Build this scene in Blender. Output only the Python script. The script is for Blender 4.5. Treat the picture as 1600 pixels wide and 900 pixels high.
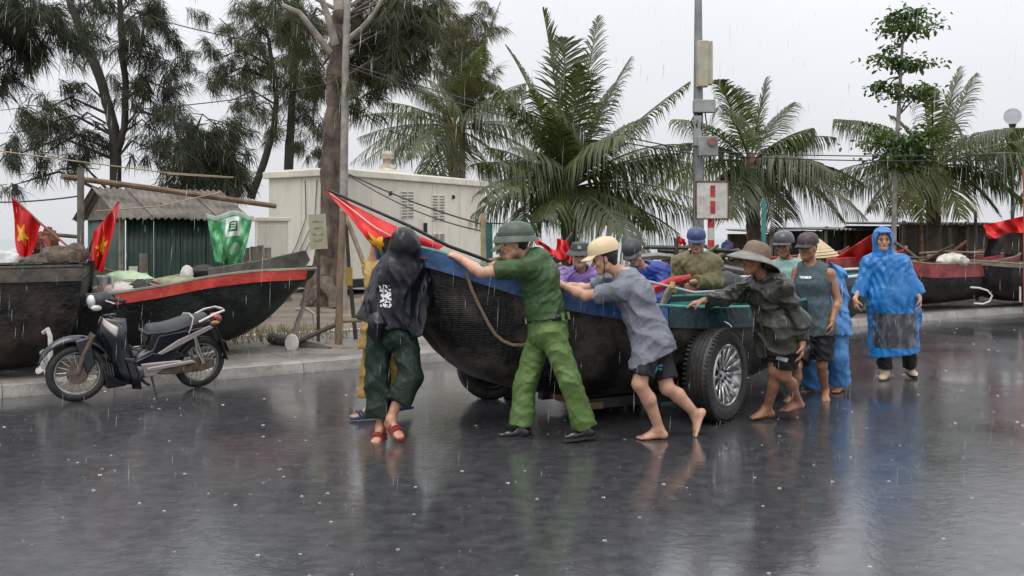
import bpy, bmesh, math, random
import numpy as np
from mathutils import Vector, Matrix, noise as mnoise
R = random.Random(7)
PI = math.pi
C = bpy.context.scene.collection
for o in list(bpy.data.objects): bpy.data.objects.remove(o)

# ---------------------------------------------------------------- camera, sky, sun, exposure
F = 1500.0; HZ = 373.0; CH = 1.5                    # focal length (px of 1600), horizon row, eye height
sc = bpy.context.scene
cd = bpy.data.cameras.new('camera'); cam = bpy.data.objects.new('camera', cd); C.objects.link(cam)
cam.location = (0, 0, CH); cam.rotation_euler = (PI/2, 0, 0)
cd.sensor_width = 36; cd.lens = F/1600*36; cd.shift_y = (HZ-450)/1600; cd.clip_end = 9000; cd.clip_start = .1
sc.camera = cam
SUN_EL, SUN_AZ = math.radians(62), math.radians(200)
w = bpy.data.worlds.new('World'); sc.world = w; w.use_nodes = True
wn, wl = w.node_tree.nodes, w.node_tree.links; wn.clear()
out = wn.new('ShaderNodeOutputWorld'); bg = wn.new('ShaderNodeBackground')
sky = wn.new('ShaderNodeTexSky'); sky.sky_type = 'NISHITA'; sky.sun_disc = False
sky.sun_elevation = SUN_EL; sky.sun_rotation = SUN_AZ; sky.dust_density = 6; sky.air_density = 1
tc = wn.new('ShaderNodeTexCoord'); sep = wn.new('ShaderNodeSeparateXYZ'); wl.new(tc.outputs['Generated'], sep.inputs[0])
mr = wn.new('ShaderNodeMapRange'); mr.inputs['From Min'].default_value = 0.0; mr.inputs['From Max'].default_value = 1.0
mr.inputs['To Min'].default_value = 1.0; mr.inputs['To Max'].default_value = 2.3
wl.new(sep.outputs['Z'], mr.inputs['Value'])
nz = wn.new('ShaderNodeTexNoise'); nz.inputs['Scale'].default_value = 2.2; nz.inputs['Detail'].default_value = 3
wl.new(tc.outputs['Generated'], nz.inputs['Vector'])
mr2 = wn.new('ShaderNodeMapRange'); mr2.inputs['From Min'].default_value = .3; mr2.inputs['From Max'].default_value = .7
mr2.inputs['To Min'].default_value = .95; mr2.inputs['To Max'].default_value = 1.04
wl.new(nz.outputs['Fac'], mr2.inputs['Value'])
mu = wn.new('ShaderNodeMath'); mu.operation = 'MULTIPLY'; wl.new(mr.outputs[0], mu.inputs[0]); wl.new(mr2.outputs[0], mu.inputs[1])
cl = wn.new('ShaderNodeMix'); cl.data_type = 'RGBA'; cl.blend_type = 'MULTIPLY'; cl.inputs['Factor'].default_value = 1
cl.inputs['A'].default_value = (7.55, 7.65, 8.0, 1); wl.new(mu.outputs[0], cl.inputs['B'])        # the cloud layer
mx = wn.new('ShaderNodeMix'); mx.data_type = 'RGBA'; mx.inputs['Factor'].default_value = .95
wl.new(sky.outputs[0], mx.inputs['A']); wl.new(cl.outputs['Result'], mx.inputs['B'])
wl.new(mx.outputs['Result'], bg.inputs['Color']); bg.inputs['Strength'].default_value = .1
wl.new(bg.outputs[0], out.inputs['Surface'])
ld = bpy.data.lights.new('sun', 'SUN'); lo = bpy.data.objects.new('sun', ld); C.objects.link(lo)
ld.energy = 1.3; ld.angle = math.radians(40); ld.color = (1, .97, .93)
sd = Vector((math.sin(SUN_AZ)*math.cos(SUN_EL), math.cos(SUN_AZ)*math.cos(SUN_EL), math.sin(SUN_EL)))
lo.rotation_euler = (-sd).to_track_quat('-Z', 'Y').to_euler()
sc.view_settings.view_transform = 'Standard'; sc.view_settings.look = 'None'; sc.view_settings.exposure = 0.0; sc.view_settings.gamma = 1

# ---------------------------------------------------------------- helpers
def P(x, y, d): return Vector(((x-800)*d/F, d, CH-(y-HZ)*d/F))      # photo pixel + distance -> point
def GP(x, y, z=0.): return P(x, y, (CH-z)*F/(y-HZ))                 # photo pixel on the ground
def sp(x, d, z=.1): return Vector(((x-800)*d/F, d, z))
def V(*a): return Vector(a)

def tag(o, label=None, cat=None, group=None, kind=None):
    if label: o['label'] = label
    if cat: o['category'] = cat
    if group: o['group'] = group
    if kind: o['kind'] = kind
    return o
def thing(name, label, cat, loc=(0, 0, 0), rz=0., group=None):
    o = bpy.data.objects.new(name, None); C.objects.link(o); o.empty_display_size = .2
    o.location = loc; o.rotation_euler = (0, 0, rz)
    return tag(o, label, cat, group)

_m = {}
def mat(name, col, rough=.55, var=.18, scale=6., bump=0., bscale=40., spec=.5, metal=0., coat=0., col2=None, lo=.35, hi=.65,
        stretch=None, rvar=0., sub=0.):
    if name in _m: return _m[name]
    m = bpy.data.materials.new(name); m.use_nodes = True
    n, l = m.node_tree.nodes, m.node_tree.links
    b = n['Principled BSDF']
    t = n.new('ShaderNodeTexCoord'); src = t.outputs['Object']
    if stretch:
        mp = n.new('ShaderNodeMapping'); mp.inputs['Scale'].default_value = stretch; l.new(src, mp.inputs['Vector']); src = mp.outputs[0]
    a = n.new('ShaderNodeTexNoise'); a.inputs['Scale'].default_value = scale; a.inputs['Detail'].default_value = 6; a.inputs['Roughness'].default_value = .62
    l.new(src, a.inputs['Vector'])
    r = n.new('ShaderNodeValToRGB'); r.color_ramp.elements[0].position = lo; r.color_ramp.elements[1].position = hi
    c1 = [max(0, c*(1-var)) for c in col]; c2 = list(col2) if col2 else [min(1, c*(1+var)) for c in col]
    r.color_ramp.elements[0].color = (*c1, 1); r.color_ramp.elements[1].color = (*c2, 1)
    l.new(a.outputs['Fac'], r.inputs['Fac']); l.new(r.outputs['Color'], b.inputs['Base Color'])
    b.inputs['Roughness'].default_value = rough; b.inputs['Metallic'].default_value = metal
    b.inputs['Specular IOR Level'].default_value = spec; b.inputs['Coat Weight'].default_value = coat; b.inputs['Coat Roughness'].default_value = .12
    if sub: b.inputs['Subsurface Weight'].default_value = sub; b.inputs['Subsurface Radius'].default_value = (.02, .008, .005)
    if rvar:
        q = n.new('ShaderNodeMapRange'); q.inputs['From Min'].default_value = .3; q.inputs['From Max'].default_value = .7
        q.inputs['To Min'].default_value = max(.03, rough-rvar); q.inputs['To Max'].default_value = min(1, rough+rvar)
        l.new(a.outputs['Fac'], q.inputs['Value']); l.new(q.outputs[0], b.inputs['Roughness'])
    if bump:
        z = n.new('ShaderNodeTexNoise'); z.inputs['Scale'].default_value = bscale; z.inputs['Detail'].default_value = 5; l.new(src, z.inputs['Vector'])
        bp = n.new('ShaderNodeBump'); bp.inputs['Strength'].default_value = min(1, bump); bp.inputs['Distance'].default_value = .02
        l.new(z.outputs['Fac'], bp.inputs['Height']); l.new(bp.outputs[0], b.inputs['Normal'])
    _m[name] = m
    return m

def leafy(m, k=.35, gain=1.25):
    """thin leaf or film: part of the light passes through"""
    n, l = m.node_tree.nodes, m.node_tree.links; b = n['Principled BSDF']; o = [x for x in n if x.type == 'OUTPUT_MATERIAL'][0]
    t = n.new('ShaderNodeBsdfTranslucent'); q = n.new('ShaderNodeMixShader'); q.inputs[0].default_value = k
    g = n.new('ShaderNodeMix'); g.data_type = 'RGBA'; g.blend_type = 'MULTIPLY'; g.inputs['Factor'].default_value = 1; g.inputs['B'].default_value = (gain*1.1, gain*1.15, gain*.6, 1)
    l.new(b.inputs['Base Color'].links[0].from_socket, g.inputs['A']); l.new(g.outputs['Result'], t.inputs['Color'])
    l.new(b.outputs[0], q.inputs[1]); l.new(t.outputs[0], q.inputs[2]); l.new(q.outputs[0], o.inputs['Surface']); return m

class MB:
    """collects shapes, builds ONE mesh object"""
    def __init__(s): s.v = []; s.f = []; s.mi = []; s.cur = 0
    def add(s, vs, fs):
        o = len(s.v); s.v += [tuple(v) for v in vs]; s.f += [tuple(i+o for i in f) for f in fs]; s.mi += [s.cur]*len(fs); return s
    def box(s, c, size, rz=0., rot=None, bev=0.):
        M = rot if rot is not None else Matrix.Rotation(rz, 3, 'Z')
        hx, hy, hz = size[0]/2, size[1]/2, size[2]/2; c = Vector(c)
        if bev <= 0:
            vs = [c+M@Vector((x*hx, y*hy, z*hz)) for x in (-1, 1) for y in (-1, 1) for z in (-1, 1)]
            return s.add(vs, [(0, 1, 3, 2), (4, 6, 7, 5), (0, 4, 5, 1), (2, 3, 7, 6), (0, 2, 6, 4), (1, 5, 7, 3)])
        bm = bmesh.new(); bmesh.ops.create_cube(bm, size=1)
        for v in bm.verts: v.co = Vector((v.co.x*size[0], v.co.y*size[1], v.co.z*size[2]))
        bmesh.ops.bevel(bm, geom=bm.edges[:], offset=bev, segments=2, affect='EDGES', profile=.5)
        bm.verts.index_update()
        s.add([c+M@v.co for v in bm.verts], [[v.index for v in f.verts] for f in bm.faces]); bm.free(); return s
    def tube(s, pts, r, n=8, cap=True, flat=1.):
        pts = [Vector(p) for p in pts]; k = len(pts); rs = r if isinstance(r, (list, tuple)) else [r]*k
        vs = []; up = None
        for i, p in enumerate(pts):
            t = (pts[min(i+1, k-1)]-pts[max(i-1, 0)]).normalized()
            if up is None:
                up = Vector((0, 0, 1)) if abs(t.z) < .95 else Vector((1, 0, 0))
            a = t.cross(up)
            if a.length < 1e-5: a = t.cross(Vector((0, 1, 0)))
            a.normalize(); b = a.cross(t).normalized(); up = b
            for j in range(n):
                q = 2*PI*j/n; vs.append(p+rs[i]*(math.cos(q)*a+math.sin(q)*b*flat))
        fs = [(i*n+j, i*n+(j+1) % n, (i+1)*n+(j+1) % n, (i+1)*n+j) for i in range(k-1) for j in range(n)]
        if cap: fs += [tuple(range(n-1, -1, -1)), tuple(range((k-1)*n, k*n))]
        return s.add(vs, fs)
    def lathe(s, prof, c=(0, 0, 0), rot=None, n=20, sy=1., cap=True):
        M = rot if rot is not None else Matrix.Identity(3); c = Vector(c); k = len(prof)
        vs = [c+M@Vector((r*math.cos(2*PI*j/n), sy*r*math.sin(2*PI*j/n), z)) for r, z in prof for j in range(n)]
        fs = [(i*n+j, i*n+(j+1) % n, (i+1)*n+(j+1) % n, (i+1)*n+j) for i in range(k-1) for j in range(n)]
        if cap and prof[0][0] > 1e-4: fs.append(tuple(range(n-1, -1, -1)))
        if cap and prof[-1][0] > 1e-4: fs.append(tuple(range((k-1)*n, k*n)))
        return s.add(vs, fs)
    def prism(s, poly, y0, y1, bulge=0.):
        """poly: list of (x,z); extruded along y"""
        n = len(poly); cx = sum(p[0] for p in poly)/n; cz = sum(p[1] for p in poly)/n
        vs = [(x, y, z) for y in (y0, y1) for x, z in poly]
        fs = [tuple(range(n)), tuple(range(2*n-1, n-1, -1))]+[(i, i+n, (i+1) % n+n, (i+1) % n) for i in range(n)]
        return s.add(vs, fs)
    def sheet(s, fn, nu, nv):
        vs = [fn(i/nu, j/nv) for i in range(nu+1) for j in range(nv+1)]
        return s.add(vs, [(i*(nv+1)+j, (i+1)*(nv+1)+j, (i+1)*(nv+1)+j+1, i*(nv+1)+j+1) for i in range(nu) for j in range(nv)])
    def ball(s, c, r, n=10, sc=(1, 1, 1), rot=None):
        k = n//2+1
        M = rot if rot is not None else Matrix.Identity(3); c = Vector(c)
        vs = []; fs = []
        for i in range(k+1):
            a = PI*i/k
            for j in range(n):
                q = 2*PI*j/n; vs.append(c+M@Vector((r*sc[0]*math.sin(a)*math.cos(q), r*sc[1]*math.sin(a)*math.sin(q), r*sc[2]*math.cos(a))))
        for i in range(k):
            for j in range(n): fs.append((i*n+j, (i+1)*n+j, (i+1)*n+(j+1) % n, i*n+(j+1) % n))
        return s.add(vs, fs)
    def build(s, name, m, parent=None, smooth=True, bevel=0., solid=0., sub=0, kind=None, label=None):
        me = bpy.data.meshes.new(name); me.from_pydata(s.v, [], s.f); me.update()
        for q in (m if isinstance(m, (list, tuple)) else [m]): me.materials.append(q)
        if isinstance(m, (list, tuple)): me.polygons.foreach_set('material_index', s.mi)
        o = bpy.data.objects.new(name, me); C.objects.link(o)
        if parent: o.parent = parent
        if smooth:
            me.polygons.foreach_set('use_smooth', [True]*len(me.polygons))
            try: me.set_sharp_from_angle(angle=math.radians(40))
            except Exception: pass
        if bevel:
            b = o.modifiers.new('bevel', 'BEVEL'); b.width = bevel; b.segments = 2; b.limit_method = 'ANGLE'; b.angle_limit = math.radians(35)
        if solid:
            b = o.modifiers.new('solid', 'SOLIDIFY'); b.thickness = solid; b.offset = 0
        if sub:
            b = o.modifiers.new('sub', 'SUBSURF'); b.levels = sub; b.render_levels = sub
        if kind: o['kind'] = kind
        if label: o['label'] = label
        return o
def npmesh(name, v, f, m, parent=None, smooth=True, kind=None):
    """v (n,3) array, f (m,k) int array"""
    me = bpy.data.meshes.new(name); k = f.shape[1]
    me.vertices.add(len(v)); me.vertices.foreach_set('co', np.asarray(v, np.float32).ravel())
    me.loops.add(f.size); me.loops.foreach_set('vertex_index', f.astype(np.int32).ravel())
    me.polygons.add(len(f)); me.polygons.foreach_set('loop_start', np.arange(0, f.size, k, dtype=np.int32))
    me.polygons.foreach_set('loop_total', np.full(len(f), k, np.int32))
    me.polygons.foreach_set('use_smooth', np.full(len(f), smooth))
    me.update(calc_edges=True); me.validate()
    for q in (m if isinstance(m, (list, tuple)) else [m]): me.materials.append(q)
    o = bpy.data.objects.new(name, me); C.objects.link(o)
    if parent: o.parent = parent
    if kind: o['kind'] = kind
    return o
def copy_tree(o, parent=None):
    c = o.copy(); C.objects.link(c)
    if parent: c.parent = parent
    for ch in list(o.children): copy_tree(ch, c)
    return c
def lerp(a, b, t): return a+(b-a)*t
def interp(x, xs, ys): return float(np.interp(x, xs, ys))
# ---------------------------------------------------------------- distance-field bodies and clothes
class Field:
    def __init__(s, lo, hi, h):
        s.h = h; s.lo = np.array(lo, np.float32); s.n = np.maximum(3, np.ceil((np.array(hi)-np.array(lo))/h).astype(int)+1)
        s.v = np.full(s.n, 1.0, np.float32)
        s.ax = [s.lo[i]+h*np.arange(s.n[i], dtype=np.float32) for i in range(3)]
    def sub(s, lo, hi):
        i0 = np.clip(np.floor((lo-s.lo)/s.h).astype(int), 0, s.n); i1 = np.clip(np.ceil((hi-s.lo)/s.h).astype(int)+1, 0, s.n)
        sl = tuple(slice(a, b) for a, b in zip(i0, i1))
        return sl, s.ax[0][sl[0]][:, None, None], s.ax[1][sl[1]][None, :, None], s.ax[2][sl[2]][None, None, :]
    def comb(s, sl, d, k, cut=False):
        if d.size == 0: return
        a = s.v[sl]
        if cut: s.v[sl] = np.maximum(a, -d); return
        if k > 0:
            hh = np.clip(k-np.abs(a-d), 0, None)/k; s.v[sl] = np.minimum(a, d)-hh*hh*k*.25
        else: s.v[sl] = np.minimum(a, d)
    def cone(s, a, b, ra, rb, k=.02, w=None, fa=1., fb=1., flat=False, flat0=False, cut=False):
        """tapered limb; with w the section is an ellipse: radius r along w, r*fa..fb across it"""
        a = np.array(a, np.float32); b = np.array(b, np.float32)
        m = max(ra, rb)*max(1., fa, fb)+k+3*s.h
        sl, X, Y, Z = s.sub(np.minimum(a, b)-m, np.maximum(a, b)+m)
        ba = b-a; L2 = float(ba@ba)+1e-9; L = math.sqrt(L2); dr = ba/L
        px, py, pz = X-a[0], Y-a[1], Z-a[2]
        tt = (px*ba[0]+py*ba[1]+pz*ba[2])/L2
        t = np.clip(tt, -9 if flat0 else 0, 9 if flat else 1)
        qx, qy, qz = px-t*ba[0], py-t*ba[1], pz-t*ba[2]
        tc_ = np.clip(t, 0, 1); r = ra+(rb-ra)*tc_
        if w is None: d = np.sqrt(qx*qx+qy*qy+qz*qz)-r
        else:
            w = np.array(w, np.float32); w = w/np.linalg.norm(w)
            qw = qx*w[0]+qy*w[1]+qz*w[2]; q2 = np.clip(qx*qx+qy*qy+qz*qz-qw*qw, 0, None); rf = r*(fa+(fb-fa)*tc_)
            d = (np.sqrt((qw/r)**2+q2/(rf*rf))-1)*np.minimum(r, rf)
        if flat: d = np.maximum(d, (tt-1)*L)
        if flat0: d = np.maximum(d, -tt*L)
        s.comb(sl, d, k, cut)
    def ell(s, c, M, rad, k=.02, cut=False):
        """ellipsoid: M rows are its axes"""
        c = np.array(c, np.float32); m = max(rad)+k+3*s.h
        sl, X, Y, Z = s.sub(c-m, c+m); px, py, pz = X-c[0], Y-c[1], Z-c[2]
        q = [(px*a[0]+py*a[1]+pz*a[2])/r for a, r in zip(np.array(M, np.float32), rad)]
        d = (np.sqrt(q[0]**2+q[1]**2+q[2]**2)-1)*min(rad); s.comb(sl, d, k, cut)
    def below(s, p, nrm):
        """keep only the side of the plane that nrm points away from"""
        nrm = np.array(nrm, np.float32); nrm = nrm/np.linalg.norm(nrm); X, Y, Z = s.ax
        s.v = np.maximum(s.v, (X[:, None, None]-p[0])*nrm[0]+(Y[None, :, None]-p[1])*nrm[1]+(Z[None, None, :]-p[2])*nrm[2])
    def folds(s, amp, freq=22., seed=0, dirs=None, sharp=True):
        rg = np.random.RandomState(seed); idx = np.nonzero(np.abs(s.v) < .05)
        if len(idx[0]) == 0: return
        p = np.stack([s.ax[i][idx[i]] for i in range(3)], 1)
        acc = np.zeros(len(p), np.float32)
        wp = np.sin(p@rg.normal(size=(3, 3))*9+rg.rand(3)*6)*.035
        m0 = rg.normal(size=3); m0 /= np.linalg.norm(m0)
        base = dirs if dirs is not None else [m0+rg.normal(size=3)*.38 for _ in range(3)]
        for j, dv in enumerate(base):
            dv = np.array(dv, float); dv /= np.linalg.norm(dv)
            f = freq*(.75+.6*rg.rand()); ph = (p+wp)@dv*f+rg.rand()*6
            msk = np.clip(.45+.75*np.sin(p@(rg.normal(size=3)*7)+rg.rand()*6), 0, 1)
            v = np.sin(ph); v = 2*np.abs(v)**.75-1 if sharp else v
            acc += v*msk
        s.v[idx] += (amp*acc/len(base)**.5).astype(np.float32)
    def mesh(s):
        v = s.v; sg = v < 0; n = s.n
        c = np.zeros(n-1, np.int8)
        for i in (0, 1):
            for j in (0, 1):
                for k in (0, 1): c += sg[i:n[0]-1+i, j:n[1]-1+j, k:n[2]-1+k]
        act = (c > 0) & (c < 8); ci = np.argwhere(act); idm = np.full(act.shape, -1, np.int32); idm[act] = np.arange(len(ci))
        acc = np.zeros((len(ci), 3), np.float32); cnt = np.zeros(len(ci), np.float32)
        cor = [(i, j, k) for i in (0, 1) for j in (0, 1) for k in (0, 1)]
        val = {q: v[ci[:, 0]+q[0], ci[:, 1]+q[1], ci[:, 2]+q[2]] for q in cor}
        for q in cor:
            for ax in range(3):
                if q[ax] == 0:
                    q2 = tuple(1 if a == ax else q[a] for a in range(3)); va, vb = val[q], val[q2]
                    ms = (va < 0) != (vb < 0); t = np.where(ms, va/np.where(ms, va-vb, 1), 0)
                    pt = np.tile(np.array(q, np.float32), (len(ci), 1)); pt[:, ax] += t
                    acc[ms] += pt[ms]; cnt[ms] += 1
        vert = s.lo+s.h*(ci+acc/cnt[:, None])
        fs = []
        for ax in range(3):
            u, w_ = [(1, 2), (2, 0), (0, 1)][ax]
            a = [slice(None)]*3; b = [slice(None)]*3; a[ax] = slice(0, n[ax]-1); b[ax] = slice(1, n[ax])
            ch = sg[tuple(a)] != sg[tuple(b)]; e = np.argwhere(ch)
            ok = (e[:, u] > 0) & (e[:, w_] > 0) & (e[:, u] < n[u]-1) & (e[:, w_] < n[w_]-1); e = e[ok]
            ins = sg[tuple(a)][e[:, 0], e[:, 1], e[:, 2]]
            q = []
            for du, dw in ((-1, -1), (0, -1), (0, 0), (-1, 0)):
                t = e.copy(); t[:, u] += du; t[:, w_] += dw; q.append(idm[t[:, 0], t[:, 1], t[:, 2]])
            q = np.stack(q, 1); q[~ins] = q[~ins][:, ::-1]; fs.append(q)
        f = np.concatenate(fs) if fs else np.zeros((0, 4), int)
        return vert, f[(f >= 0).all(1)]

def relax(v, f, it=1):
    for _ in range(it):
        acc = np.zeros_like(v); cnt = np.zeros(len(v))
        for a, b in ((0, 1), (1, 2), (2, 3), (3, 0)):
            np.add.at(acc, f[:, a], v[f[:, b]]); np.add.at(cnt, f[:, a], 1)
            np.add.at(acc, f[:, b], v[f[:, a]]); np.add.at(cnt, f[:, b], 1)
        v = .45*v+.55*acc/np.maximum(cnt, 1)[:, None]
    return v
# ---------------------------------------------------------------- people
SKIN = mat('skin', (.48, .25, .155), .34, .22, 9, .2, 70, sub=.08, rvar=.1)
SKIN2 = mat('skin_brown', (.34, .158, .088), .33, .24, 9, .2, 70, sub=.08, rvar=.1)
SKIN3 = mat('skin_pale', (.56, .31, .205), .35, .2, 9, .2, 70, sub=.08, rvar=.1)
HAIR = mat('hair', (.012, .01, .009), .4, .3, 60, .4, 120)
EYE = mat('eye_dark', (.02, .014, .011), .25, .2)
LIP = mat('lips', (.33, .12, .09), .45, .1)
FB = .93                                           # body thickness factor

def axes(f, u=(0, 0, 1)):
    f = Vector(f).normalized(); u = Vector(u); r = f.cross(u).normalized(); u = r.cross(f).normalized()
    return r, f, u

class Person:
    def __init__(s, label, group, J, skin=SKIN, h=.008, sc=.95, thick=1.03):
        s.J = {k: Vector(v) for k, v in J.items()}; s.h = h; s.sc = sc; s.t = thick*sc*FB; s.skin = skin
        a = (s.J['al']+s.J['ar'])/2; s.o = Vector((a.x, a.y, 0))
        s.root = thing('person', label, 'person', s.o, 0, group)
        for k in list(s.J):
            if k[0] not in 'fhnu' or k in ('hd', 'nk'): s.J[k] = s.J[k]-s.o
        s.hr, s.hf, s.hu = axes(s.J.get('hf', (0, -1, 0)), s.J.get('hu', (0, 0, 1)))
        s.M = Matrix((s.hr, s.hf, s.hu)).transposed()          # columns right, forward, up
        j = s.J; s.hip = (j['pl']+j['pr'])/2; s.cw = (j['sr']-j['sl']).normalized(); s.pw = (j['pr']-j['pl']).normalized()
        s.waist = lerp(s.hip, j['nk'], .36); s.chest = lerp(s.hip, j['nk'], .72); s.sh = (j['sl']+j['sr'])/2
        s.up = (j['nk']-s.hip).normalized()
        s.cf = s.up.cross(s.cw).normalized()                    # chest forward
    def H(s, r, f, u): return s.J['hd']+(s.hr*r+s.hf*f+s.hu*u)*s.sc
    def box(s, keys, m=.2):
        p = np.array([s.J[k] for k in keys]); return p.min(0)-m, p.max(0)+m
    def emit(s, fd, name, m, it=2, label=None):
        v, f = fd.mesh(); v = relax(v, f, it)
        o = npmesh(name, v, f, m, s.root)
        if label: o['label'] = label
        return o
    # ---- anatomy
    def torso(s, F_, g=0., k=.05, hem=None):
        j, t = s.J, s.t
        F_.cone(s.hip, s.waist, .155*t+g, .138*t+g, k, s.pw, .80, .80, flat0=False)
        F_.cone(s.waist, s.chest, .138*t+g, .160*t+g, k, s.cw, .80, .80)
        F_.cone(s.chest, lerp(s.chest, j['nk'], .7), .160*t+g, .12*t+g, k, s.cw, .80, .74)
        for q in 'lr': F_.cone(lerp(j['nk'], j['s'+q], .25)-s.up*.02, j['s'+q], .058*t+g, .054*t+g, k)
        F_.ell(lerp(s.hip, s.waist, .1)-s.cf*.05, (s.pw, s.cf, s.up), (.135*t+g, .085*t+g, .11*t+g), k)
    def arm(s, F_, q, g=(0, 0, 0), k=.02, upto=2., flat=False):
        j, t = s.J, s.t; a, b, c = j['s'+q], j['e'+q], j['w'+q]
        if upto <= 1:
            F_.cone(a, lerp(a, b, upto), .050*t+g[0], lerp(.050, .040, upto)*t+g[1], k, flat=True); return
        F_.cone(a, b, .050*t+g[0], .039*t+g[1], k)
        e = lerp(b, c, upto-1)
        if g[0] == 0:
            F_.cone(b, lerp(b, c, .3), .038*t, .041*t, k); F_.cone(lerp(b, c, .3), c, .041*t, .027*t, k)
        else: F_.cone(b, e, .042*t+g[1], .034*t+g[2], k, flat=flat)
    def leg(s, F_, q, g=(0, 0, 0), k=.025, upto=2., flat=False):
        j, t = s.J, s.t; a, b, c = j['p'+q], j['k'+q], j['a'+q]
        if upto <= 1:
            F_.cone(a, lerp(a, b, upto), .080*t+g[0], lerp(.080, .056, upto)*t+g[1], k, flat=True); return
        F_.cone(a, b, .080*t+g[0], .054*t+g[1], k)
        e = lerp(b, c, upto-1)
        if g[0] == 0:
            bk = -(j['f'+q]-(c-b).normalized()*j['f'+q].dot((c-b).normalized())).normalized()*.016
            F_.cone(b, lerp(b, c, .35)+bk, .051*t, .053*t, k); F_.cone(lerp(b, c, .35)+bk, c, .053*t, .036*t, k)
        else: F_.cone(b, e, .058*t+g[1], .052*t+g[2], k, flat=flat)
    def head(s, F_):
        H, z = s.H, s.sc; A = (s.hr, s.hf, s.hu)
        F_.ell(H(0, -.008, .035), A, (.074*z, .092*z, .088*z), .02)
        F_.cone(H(0, .022, .0), H(0, .058, -.088), .062*z, .026*z, .03)
        F_.cone(H(-.045, .015, -.06), H(0, .055, -.088), .026*z, .022*z, .03); F_.cone(H(.045, .015, -.06), H(0, .055, -.088), .026*z, .022*z, .03)
        for q in (-1, 1):
            F_.ell(H(.040*q, .058, -.022), A, (.026*z, .024*z, .022*z), .02)
            F_.ell(H(.076*q, -.004, -.008), A, (.010*z, .018*z, .030*z), .008)
            F_.cone(H(.012*q, .088, .026), H(.045*q, .074, .026), .010*z, .010*z, .015)
        F_.cone(H(0, .084, .012), H(0, .108, -.030), .008*z, .0155*z, .012)
        F_.cone(H(-.02, .083, -.055), H(.02, .083, -.055), .0095*z, .0095*z, .012)
        for q in (-1, 1): F_.ell(H(.031*q, .099, .008), A, (.016*z, .012*z, .010*z), 0, cut=True)
        F_.cone(s.J['nk']-s.up*.03, H(0, -.015, -.055), .056*z, .052*z, .03)
    def foot(s, F_, q):
        j, z = s.J, s.sc; a = j['a'+q]; d = j['f'+q].normalized(); sole = j.get('u'+q, Vector((0, 0, -1))).normalized()
        sd = d.cross(sole).normalized(); fl = a+sole*.062*z
        F_.cone(a, fl-d*.035*z+sole*-.012, .036*z, .03*z, .02); heel = fl-d*.04*z-sole*.012
        ball = fl+d*.115*z-sole*.004
        F_.cone(a+d*.02, ball, .036*z, .022*z, .03, sd, .8, .8); F_.cone(heel, ball, .030*z, .040*z, .025, sd, .8, .5)
        for i, (o, l, r) in enumerate(((-.030, .042, .0125), (-.011, .044, .0095), (.006, .038, .009), (.021, .030, .0085), (.034, .022, .008))):
            o2 = o*(1 if q == 'l' else -1)
            b0 = ball+sd*o2*z+d*.012; F_.cone(b0, b0+d*l*z+sole*.004, r*1.05*z, r*z, .006)
    def hand(s, F_, q):
        j, z = s.J, s.sc; wv = j['w'+q]; d = j['h'+q].normalized(); n = j['n'+q]; n = (n-d*n.dot(d)).normalized()
        sd = d.cross(n)*(1 if q == 'r' else -1); cu = s.curl.get(q, .45)
        pe = wv+d*.088*z
        F_.cone(wv-d*.01, pe, .031*z, .040*z, .02, sd, .62, .38)
        for i, (o, l) in enumerate(((.031, .068), (.011, .078), (-.010, .072), (-.030, .056))):
            b0 = pe+sd*o*z-d*.008; c1 = cu*(1+.08*i); d1 = (d*math.cos(c1)+n*math.sin(c1)+sd*o*1.2).normalized()
            p1 = b0+d1*l*.55*z; c2 = c1+cu*1.25; d2 = (d*math.cos(c2)+n*math.sin(c2)).normalized(); p2 = p1+d2*l*.5*z
            F_.cone(b0, p1, .0100*z, .0092*z, .006); F_.cone(p1, p2, .0092*z, .0080*z, .004)
        tb = wv+d*.026*z+sd*.026*z; t1 = tb+(d*.62+sd*.62+n*.45).normalized()*.045*z; t2 = t1+(d*.8+sd*.12+n*.6).normalized()*.034*z
        F_.cone(tb, t1, .0145*z, .0115*z, .012); F_.cone(t1, t2, .0115*z, .0095*z, .004)
    curl = {}
    def body(s, feet='lr', hands='lr', legs=True, face=True):
        ks = [k for k in s.J if k[0] in 'sewpka' and len(k) == 2]+['hd', 'nk']
        lo, hi = s.box(ks, .19); hi = np.array(hi); hi[2] += .05
        F_ = Field(lo, hi, s.h); s.torso(F_)
        for q in 'lr':
            s.arm(F_, q); s.leg(F_, q)
            if q in hands: s.hand(F_, q)
            if q in feet: s.foot(F_, q)
        s.head(F_); s.emit(F_, 'body', s.skin, 1)
        if face:
            for q in (-1, 1):
                MB().ball(s.H(.031*q, .0865, .006), .0135*s.sc, 8, (1, .5, .5), s.M).build('eye', EYE, s.root)
                MB().tube([s.H(.016*q, .0975, .024), s.H(.034*q, .093, .030), s.H(.050*q, .078, .025)], [.0035*s.sc, .0045*s.sc, .003*s.sc], 6).build('eyebrow', HAIR, s.root)
            MB().tube([s.H(-.023, .086, -.057), s.H(-.008, .0945, -.054), s.H(.008, .0945, -.054), s.H(.023, .086, -.057)], [.003, .0055, .0055, .003], 6).build('lips', LIP, s.root)
    def hair(s, long=0.):
        lo = np.array(s.J['hd'])-.2; F_ = Field(lo, lo+.4, .008); A = (s.hr, s.hf, s.hu); z = s.sc
        F_.ell(s.H(0, -.016, .036), A, (.0805*z, .095*z, .094*z), 0)
        F_.cone(s.H(0, -.045, .0), s.H(0, -.055, -.05), .066*z, .050*z, .02, s.hr, .75, .7)
        F_.ell(s.H(0, .10, -.03), A, (.12, .085, .085), 0, cut=True)
        F_.folds(.004, 90, 3); s.emit(F_, 'hair', HAIR, 1)
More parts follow.
